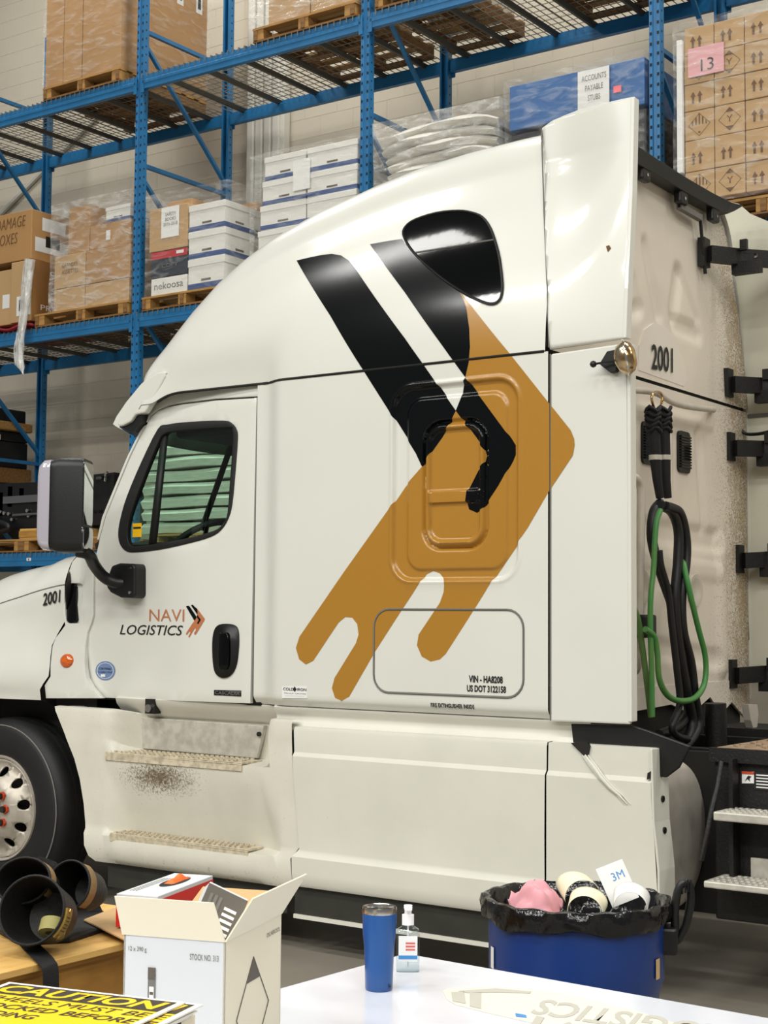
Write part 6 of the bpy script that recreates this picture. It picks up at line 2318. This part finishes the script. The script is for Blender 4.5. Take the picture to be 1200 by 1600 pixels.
# ------------------------------------------------------------------ plywood crate with tool belt and glove box
CZ = 0.68
e0, e1_ = aZ(0, 1521, CZ), aZ(193, 1474, CZ)
ed_ = (e1_ - e0).normalized()
L1 = (e1_ - e0).length + .42
CRT = thing('plywood_crate', 'plywood crate with overhanging lid behind the caution signs', 'crate', (e0.x - ed_.x * .7, e0.y - ed_.y * .7, 0), math.atan2(ed_.y, ed_.x))
CL = L1 + .7
MB().box(0, CL, 0, .62, CZ - .02, CZ).build('lid', 'plywood', CRT, bevel=.002)
MB().box(.03, CL - .03, .02, .60, CZ - .036, CZ - .02).build('lid_ply', 'plywood_side', CRT)
MB().box(.05, CL - .05, .04, .058, .06, CZ - .036).build('side_panel', 'plywood_side', CRT)
MB().box(.05, CL - .05, .56, .578, .06, CZ - .036).build('side_panel', 'plywood_side', CRT)
for x in (.05, CL - .068):
    MB().box(x, x + .018, .058, .56, .06, CZ - .036).build('end_panel', 'plywood_side', CRT)
for x in (.06, CL / 2, CL - .15):
    MB().box(x, x + .09, .04, .578, 0, .06).build('skid', 'wood_dark', CRT)
bs = MB().grid(lambda u, v: Vector((lerp(.25, .72, u), lerp(.06, .10, v) + .012 * math.sin(6 * u), CZ + .0012)), 8, 1)
bs.build('blue_marker_line', 'blue_cord', CRT)

# black tool belt
tc0 = aZ(60, 1440, CZ)
BT = thing('tool_belt', 'black tool belt with three open tan-rimmed pouches lying on the crate', 'tool belt', (tc0.x, tc0.y, CZ), world=True)
mt_ = [aZ(x, y, CZ) for x, y in ((30, 1478), (110, 1474), (165, 1456), (172, 1440), (150, 1420), (40, 1425), (-20, 1450))]
MB().prism([(p.x, p.y) for p in mt_], lambda p: Vector((p[0], p[1], CZ + .001)), lambda p: Vector((p[0], p[1], CZ + .016))).build('belt_pad', 'leather', BT, bevel=.004)
right = CR.copy()


def pouch(px_, py_, z_, r_, dep, tilt_r, tilt_u, band, squash=.88):
    p = aZ(px_, py_, z_)
    dcam = (CAM - p).normalized()
    ax = (dcam + right * tilt_r + Vector((0, 0, 1)) * tilt_u).normalized()
    xa_ = (right - ax * right.dot(ax)).normalized()
    ya_ = ax.cross(xa_)
    M_ = Matrix((xa_, ya_, ax)).transposed().to_4x4()
    M_ = Matrix.Translation(p) @ M_ @ Matrix.Diagonal((1, squash, 1, 1))
    pb_ = MB().lathe([(0, -dep), (r_ * .55, -dep), (r_ * .8, -dep * .75), (r_ * .97, -.02), (r_, 0), (r_ * .96, .002), (r_ * .90, -.03), (r_ * .7, -dep * .75), (0, -dep * .9)], 36, M_).build('pouch', 'leather', BT, smooth=50)
    MB().tube([M_ @ Vector((r_ * .985 * math.cos(2 * math.pi * k / 36), r_ * .985 * math.sin(2 * math.pi * k / 36), .002)) for k in range(36)], .004, 6, closed=True).build('rim_binding', 'webbing', pb_, smooth=60)
    if band:
        a0_, a1_ = band
        MB().lathe([(r_ * 1.005, -.002), (r_ * 1.03, -.006), (r_ * 1.02, -.042), (r_ * .985, -.044)], 18, M_, a0=R(a0_), a1=R(a1_)).build('rim_band', 'tan_band', pb_, smooth=50)
    return M_, pb_


pouch(36, 1376, .875, .085, .17, -.40, .20, (-40, 60), .8)
pouch(108, 1383, .845, .070, .18, -.50, .15, (-60, 55), 1.05)
M1, PB1 = pouch(50, 1422, .815, .100, .18, -.45, .15, None, .98)
gl_ = []
for k in range(7):
    a_ = R(lerp(-48, 2, k / 6))
    gl_.append(a_)
lb = MB()
lb.loft([[M1 @ Vector((.1065 * math.cos(a_), .1065 * math.sin(a_), z_)) for z_ in (-.004, -.040)] + [M1 @ Vector((.100 * math.cos(a_), .100 * math.sin(a_), z_)) for z_ in (-.040, -.004)] for a_ in gl_])
lb.build('gold_label', 'gold_label', PB1)
for a_ in (-44, -2):
    c = Vector((.1075 * math.cos(R(a_)), .1075 * math.sin(R(a_)), -.022))
    MB().cyl(M1 @ (c * .99), M1 @ (c * 1.01), .006, 8).build('rivet', 'brass_chrome', PB1)
lb = MB()
for k in range(5):
    a0_ = R(lerp(-34, -12, k / 4))
    lb.tube([M1 @ Vector((.1072 * math.cos(a0_), .1072 * math.sin(a0_), z_)) for z_ in (-.012, -.032)], .0012, 4)
lb.build('label_print', 'black_print', PB1)
MB().lathe([(.018, -.02), (.038, -.02), (.038, .02), (.018, .02), (.018, -.02)], 24, M1 @ Matrix.Translation((.045, -.045, -.05)) @ Matrix.Rotation(R(70), 4, 'X')).build('tape_roll', 'khaki', PB1, smooth=40)
# broad body behind the pouches and side flap
p = aZ(150, 1415, .72)
MB().loft([[Vector((p.x - .16 + .16 * t_, p.y - .10 + .13 * t_, CZ + .016)) + Vector((.08 * s_ * (1 - t_ ** 2), .06 * s_ * (1 - t_ ** 2), zz_ * (1 - t_ ** 1.6))) for s_, zz_ in ((-1, 0), (-.7, .12), (0, .18), (.7, .12), (1, 0))] for t_ in (0, .25, .5, .75, .95)]).build('pouch_body', 'leather', BT, smooth=60)
# strap over the crate edge
stp = [aZ(-20, 1425, .76), aZ(12, 1437, .745), aZ(28, 1452, .72), aZ(48, 1478, .70), aZ(62, 1492, CZ + .012)]
ev = aZ(72, 1503, CZ + .004)
n_in = Vector((ed_.y, -ed_.x, 0))
stp += [ev, ev + n_in * .018 + Vector((0, 0, -.02)), ev + n_in * .022 + Vector((0, 0, -.10)), ev + n_in * .018 + Vector((0, 0, -.22))]
cp_ = catmull(stp, 5)
mb = MB()
rg = []
for i, p in enumerate(cp_):
    tg = (cp_[min(i + 1, len(cp_) - 1)] - cp_[max(i - 1, 0)]).normalized()
    sd = (ed_ - tg * ed_.dot(tg)).normalized() * .029
    nn = tg.cross(sd).normalized() * .0015
    rg.append([p - sd - nn, p + sd - nn, p + sd + nn, p - sd + nn])
mb.loft(rg).build('belt_strap', 'webbing', BT, smooth=40)
for k in range(3):
    MB().tube(catmull([aZ(-6 + 2 * k, 1365 + 4 * k, .80), aZ(3, 1372 + 5 * k, .80), aZ(7, 1385 + 3 * k, .78), aZ(-4, 1395, .76)], 4), .005, 6).build('blue_cord', 'blue_cord', BT, smooth=60)

# glove box and kraft sheet on the crate
ks = [aZ(x, y, CZ + .022) for x, y in ((131, 1437), (178, 1419), (300, 1432), (330, 1452), (205, 1474))]
kc = ks[0]
KS = MB().prism([(p.x - kc.x, p.y - kc.y) for p in ks], lambda p: Vector((p[0], p[1], -.003)), lambda p: Vector((p[0], p[1], .001))).build('cardboard_sheet', 'carton_light')
KS.location = (kc.x, kc.y, CZ + .022)
tag(KS, 'loose kraft cardboard sheet on the crate beside the tool belt', 'cardboard')
GZ = CZ + .028
ga, gb = aZ(176, 1455, GZ), aZ(200, 1463, GZ)
gt0, gt1 = aZ(182, 1396, GZ + .10), aZ(272, 1364, GZ + .10)
gd = (gt1 - gt0)
gd.z = 0
gl1 = gd.length
GB = thing('glove_box', 'white and red tissue-style box with orange gloves showing in its opening', 'box', (gt0.x, gt0.y, GZ), math.atan2(gd.y, gd.x))
gw = .14
MB().box(0, gl1, -gw, 0, 0, .10).build('body', 'box_white', GB, bevel=.002)
MB().box(-.001, .0, -gw, 0, .0, .088).build('red_end', 'box_red', GB)
MB().box(0, gl1, -gw - .001, -gw, .0, .088).build('red_side', 'box_red', GB)
MB().box(.015, .08, -gw - .002, -gw - .001, .015, .045).build('bar_code', 'white_sticker', GB)
for k in range(5):
    MB().box(.022 + .010 * k, .026 + .010 * k, -gw - .003, -gw - .002, .018, .042).build('code_bar', 'black_print', GB)
MB().prism([(gl1 * .62 + gl1 * .24 * math.cos(t), -gw * .55 + gw * .22 * math.sin(t)) for t in [2 * math.pi * k / 20 for k in range(20)]], lambda p: Vector((p[0], p[1], .1)), lambda p: Vector((p[0], p[1], .1012))).build('opening', 'seam', GB)
for k in range(3):
    MB().box(gl1 * .15, gl1 * .75, -gw * (.12 + .07 * k), -gw * (.10 + .07 * k), .1, .1008).build('printed_line', 'grey_print', GB)
MB().grid(lambda u, v: Vector((gl1 * lerp(.5, .84, u), -gw * lerp(.42, .66, v), .101 + .017 * math.sin(math.pi * u) * math.sin(math.pi * v) * (1 + .3 * math.sin(12 * u)))), 14, 8).build('orange_glove', 'glove_orange', GB, smooth=70)

# ------------------------------------------------------------------ bin
CN = aZ(900, 1402, .72)
BN = thing('trash_can', 'round blue bin with black handle and black bag liner beside the truck', 'trash can', (CN.x, CN.y, 0))
rB = .308
prof = [(0, .01), (.225, .01), (.232, .0), (.245, .05), (.275, .42), (.292, .47), (.294, .66), (.305, .665), (.306, .70), (.296, .70), (.289, .66), (.270, .44), (.235, .03), (0, .03)]
MB().lathe(prof, 56).build('body', 'can_blue', BN, smooth=35)
# liner folded over the rim
rn = random.Random(4)
ph = [rn.uniform(0, 6.28) for _ in range(6)]
rows = []
lp = [(.298, .652), (.313, .656), (.317, .675), (.318, .70), (.314, .722), (.300, .726), (.287, .715), (.278, .66), (.262, .625), (.12, .615), (.002, .615)]
NL = 96
for j, (r_, z_) in enumerate(lp):
    row = []
    for k in range(NL):
        a_ = 2 * math.pi * k / NL
        wob = 0 if j > 7 else .004 * math.sin(13 * a_ + ph[0] + j) + .003 * math.sin(29 * a_ + ph[1] - j) + .003 * math.sin(7 * a_ + ph[2])
        dz = (.008 * math.sin(5 * a_ + ph[3]) + .005 * math.sin(11 * a_ + ph[4])) if j in (0, 1) else .003 * math.sin(17 * a_ + ph[5])
        row.append(Vector(((r_ + wob) * math.cos(a_), (r_ + wob) * math.sin(a_), z_ + dz)))
    rows.append(row)
MB().loft(rows, cap=False).build('bag_liner', 'bag', BN, smooth=60, recalc=True)
dr_ = Vector((CR.x, CR.y, 0)).normalized()
da = math.atan2(dr_.y, dr_.x) - .18


def hpt(r_, dang, z_):
    return Vector((r_ * math.cos(da + dang), r_ * math.sin(da + dang), z_))


hp = [hpt(.30, .02, .585), hpt(.335, .03, .59), hpt(.362, .03, .64), hpt(.378, .02, .72), hpt(.374, .0, .775), hpt(.352, -.02, .782), hpt(.334, -.03, .745), hpt(.326, -.03, .68), hpt(.325, -.03, .62), hpt(.30, -.03, .60)]
MB().tube(catmull(hp, 5), .014, 8).build('handle', 'black_plastic', BN, smooth=60)
for k in range(4):
    c = hpt(.352 + .009 * k, -.045, .775 + .004 * min(k, 2))
    MB().tube([c + Vector((0, 0, -.028)), c + Vector((0, 0, .012))], .003, 6).build('handle_rib', 'black_plastic', BN)
MB().box(-.03, .03, -.05, .05, .55, .64, Matrix.Rotation(da, 4, 'Z') @ Matrix.Translation((.305, 0, 0))).build('handle_mount', 'black_plastic', BN, bevel=.01)


def can_patch(px_, w_, z0_, z1_, name, m, r_=.2965):
    p = aY(px_, 1470, CN.y)
    # angle on the can where the sight line meets it
    d0 = Vector((ray(px_, 1470).x, ray(px_, 1470).y)).normalized()
    o0 = Vector((CAM.x - CN.x, CAM.y - CN.y))
    b_ = o0.dot(d0)
    ds = b_ * b_ - (o0.length_squared - r_ * r_)
    h_ = o0 + d0 * (-b_ - math.sqrt(max(ds, 0)))
    a_ = math.atan2(h_.y, h_.x)
    MB().loft([[Vector((r_ * math.cos(a_ + w_ * t), r_ * math.sin(a_ + w_ * t), z_)) for z_ in (z0_, z1_)] for t in (-1, -.5, 0, .5, 1)], closed=False).build(name, m, BN)


can_patch(1028, .05, .49, .555, 'tan_sticker', 'carton_tape')
can_patch(769, .05, .50, .57, 'white_mark', 'white_sticker')


def lump(name, label, cat, m, cx, cy, cz, sx_, sy_, sz_, seed, freq=3.0, n=20):
    r0 = random.Random(seed)
    q = [r0.uniform(0, 6.28) for _ in range(6)]

    def fn(u, v):
        a_, b_ = 2 * math.pi * u, math.pi * v
        d = Vector((math.sin(b_) * math.cos(a_), math.sin(b_) * math.sin(a_), math.cos(b_)))
        k = 1 + .16 * math.sin(freq * 1.2 * d.x + q[0]) * math.sin(freq * 1.3 * d.z + q[1]) + .07 * math.sin(freq * 2.2 * d.y + q[2] + 5 * d.x) + .04 * math.sin(freq * 3.4 * d.x + q[3] + 4 * d.z)
        return Vector((d.x * sx_ * k, d.y * sy_ * k, d.z * sz_ * k))
    o = MB().grid(fn, n * 2, n).build(name, m, None, smooth=80)
    o.location = (cx, cy, cz)
    return tag(o, label, cat)


dp_ = Vector((-math.sin(YAW), math.cos(YAW), 0))


def bin_at(r_, d_, z_):
    return Vector((CN.x, CN.y, z_)) + dr_ * r_ + dp_ * d_


p = bin_at(-.135, -.02, .715)


def rag(u, v):
    x, y = 2 * u - 1, 2 * v - 1
    r_ = min(1.0, math.hypot(x, y))
    z_ = .085 * (1 - r_ ** 2.2) + .020 * abs(math.sin(3.1 * x + 2.0 * y + 1.2 * math.sin(3 * y))) + .014 * abs(math.sin(5.3 * y - 2.2 * x + 1.0)) - .03
    return Vector((x * .085 * (1 + .10 * math.sin(5 * y)), y * .11 * (1 + .10 * math.sin(4 * x + 1)), z_))


o = MB().grid(rag, 34, 34).build('pink_rag', 'cloth_pink', None, smooth=80, solid=.004)
o.location = (p.x, p.y, .695)
o.rotation_euler = (R(18), 0, YAW)
tag(o, 'crumpled pink rag on top of the bin', 'rag')


def curl(name, label, br_, bd_, z_, w_, h_, r_, rot, tilt, m, a0_=-60, a1_=150):
    p = bin_at(br_, bd_, z_)
    o = MB().grid(lambda u, v: Vector((r_ * math.sin(R(lerp(a0_, a1_, u))) * (1 + .1 * v), (v - .5) * w_, r_ * math.cos(R(lerp(a0_, a1_, u))) * (1 - .2 * v))), 18, 6).build(name, m, None, smooth=70, solid=.0015)
    o.location = (p.x, p.y, z_)
    o.rotation_euler = (R(tilt), R(12), rot)
    return tag(o, label, 'paper')


curl('paper_sheet', 'cream curled backing paper in the middle of the bin',   .025, -.085, .705, .13, .1, .058, YAW + R(-12), 8, 'paper_cream', -110, 118)
curl('paper_sheet', 'second cream curled paper leaning behind the first in the bin',   .020, .085, .725, .12, .1, .062, YAW + R(8), 10, 'paper_cream', -120, 70)
W1 = curl('paper_sheet', 'white curled paper at the right side of the bin',   .178, -.045, .715, .14, .1, .056, YAW + R(-10), 8, 'paper', -100, 125)
WS2 = thing('paper_scrap', 'white paper corner with blue printed mark standing up in the bin', 'paper', (0, 0, 0))
p = bin_at(.150, .125, .765)
WS2.location = p
WS2.rotation_euler = (R(68), R(-20), YAW + R(8))
MB().box(-.05, .05, -.09, .05, -.0008, .0008).build('sheet', 'paper', WS2)
text('lettering', '3M', lambda u, v: Vector((lerp(-.01, .035, u), lerp(-.01, .018, v), .0016)), 'label_blue', WS2, bold=0)
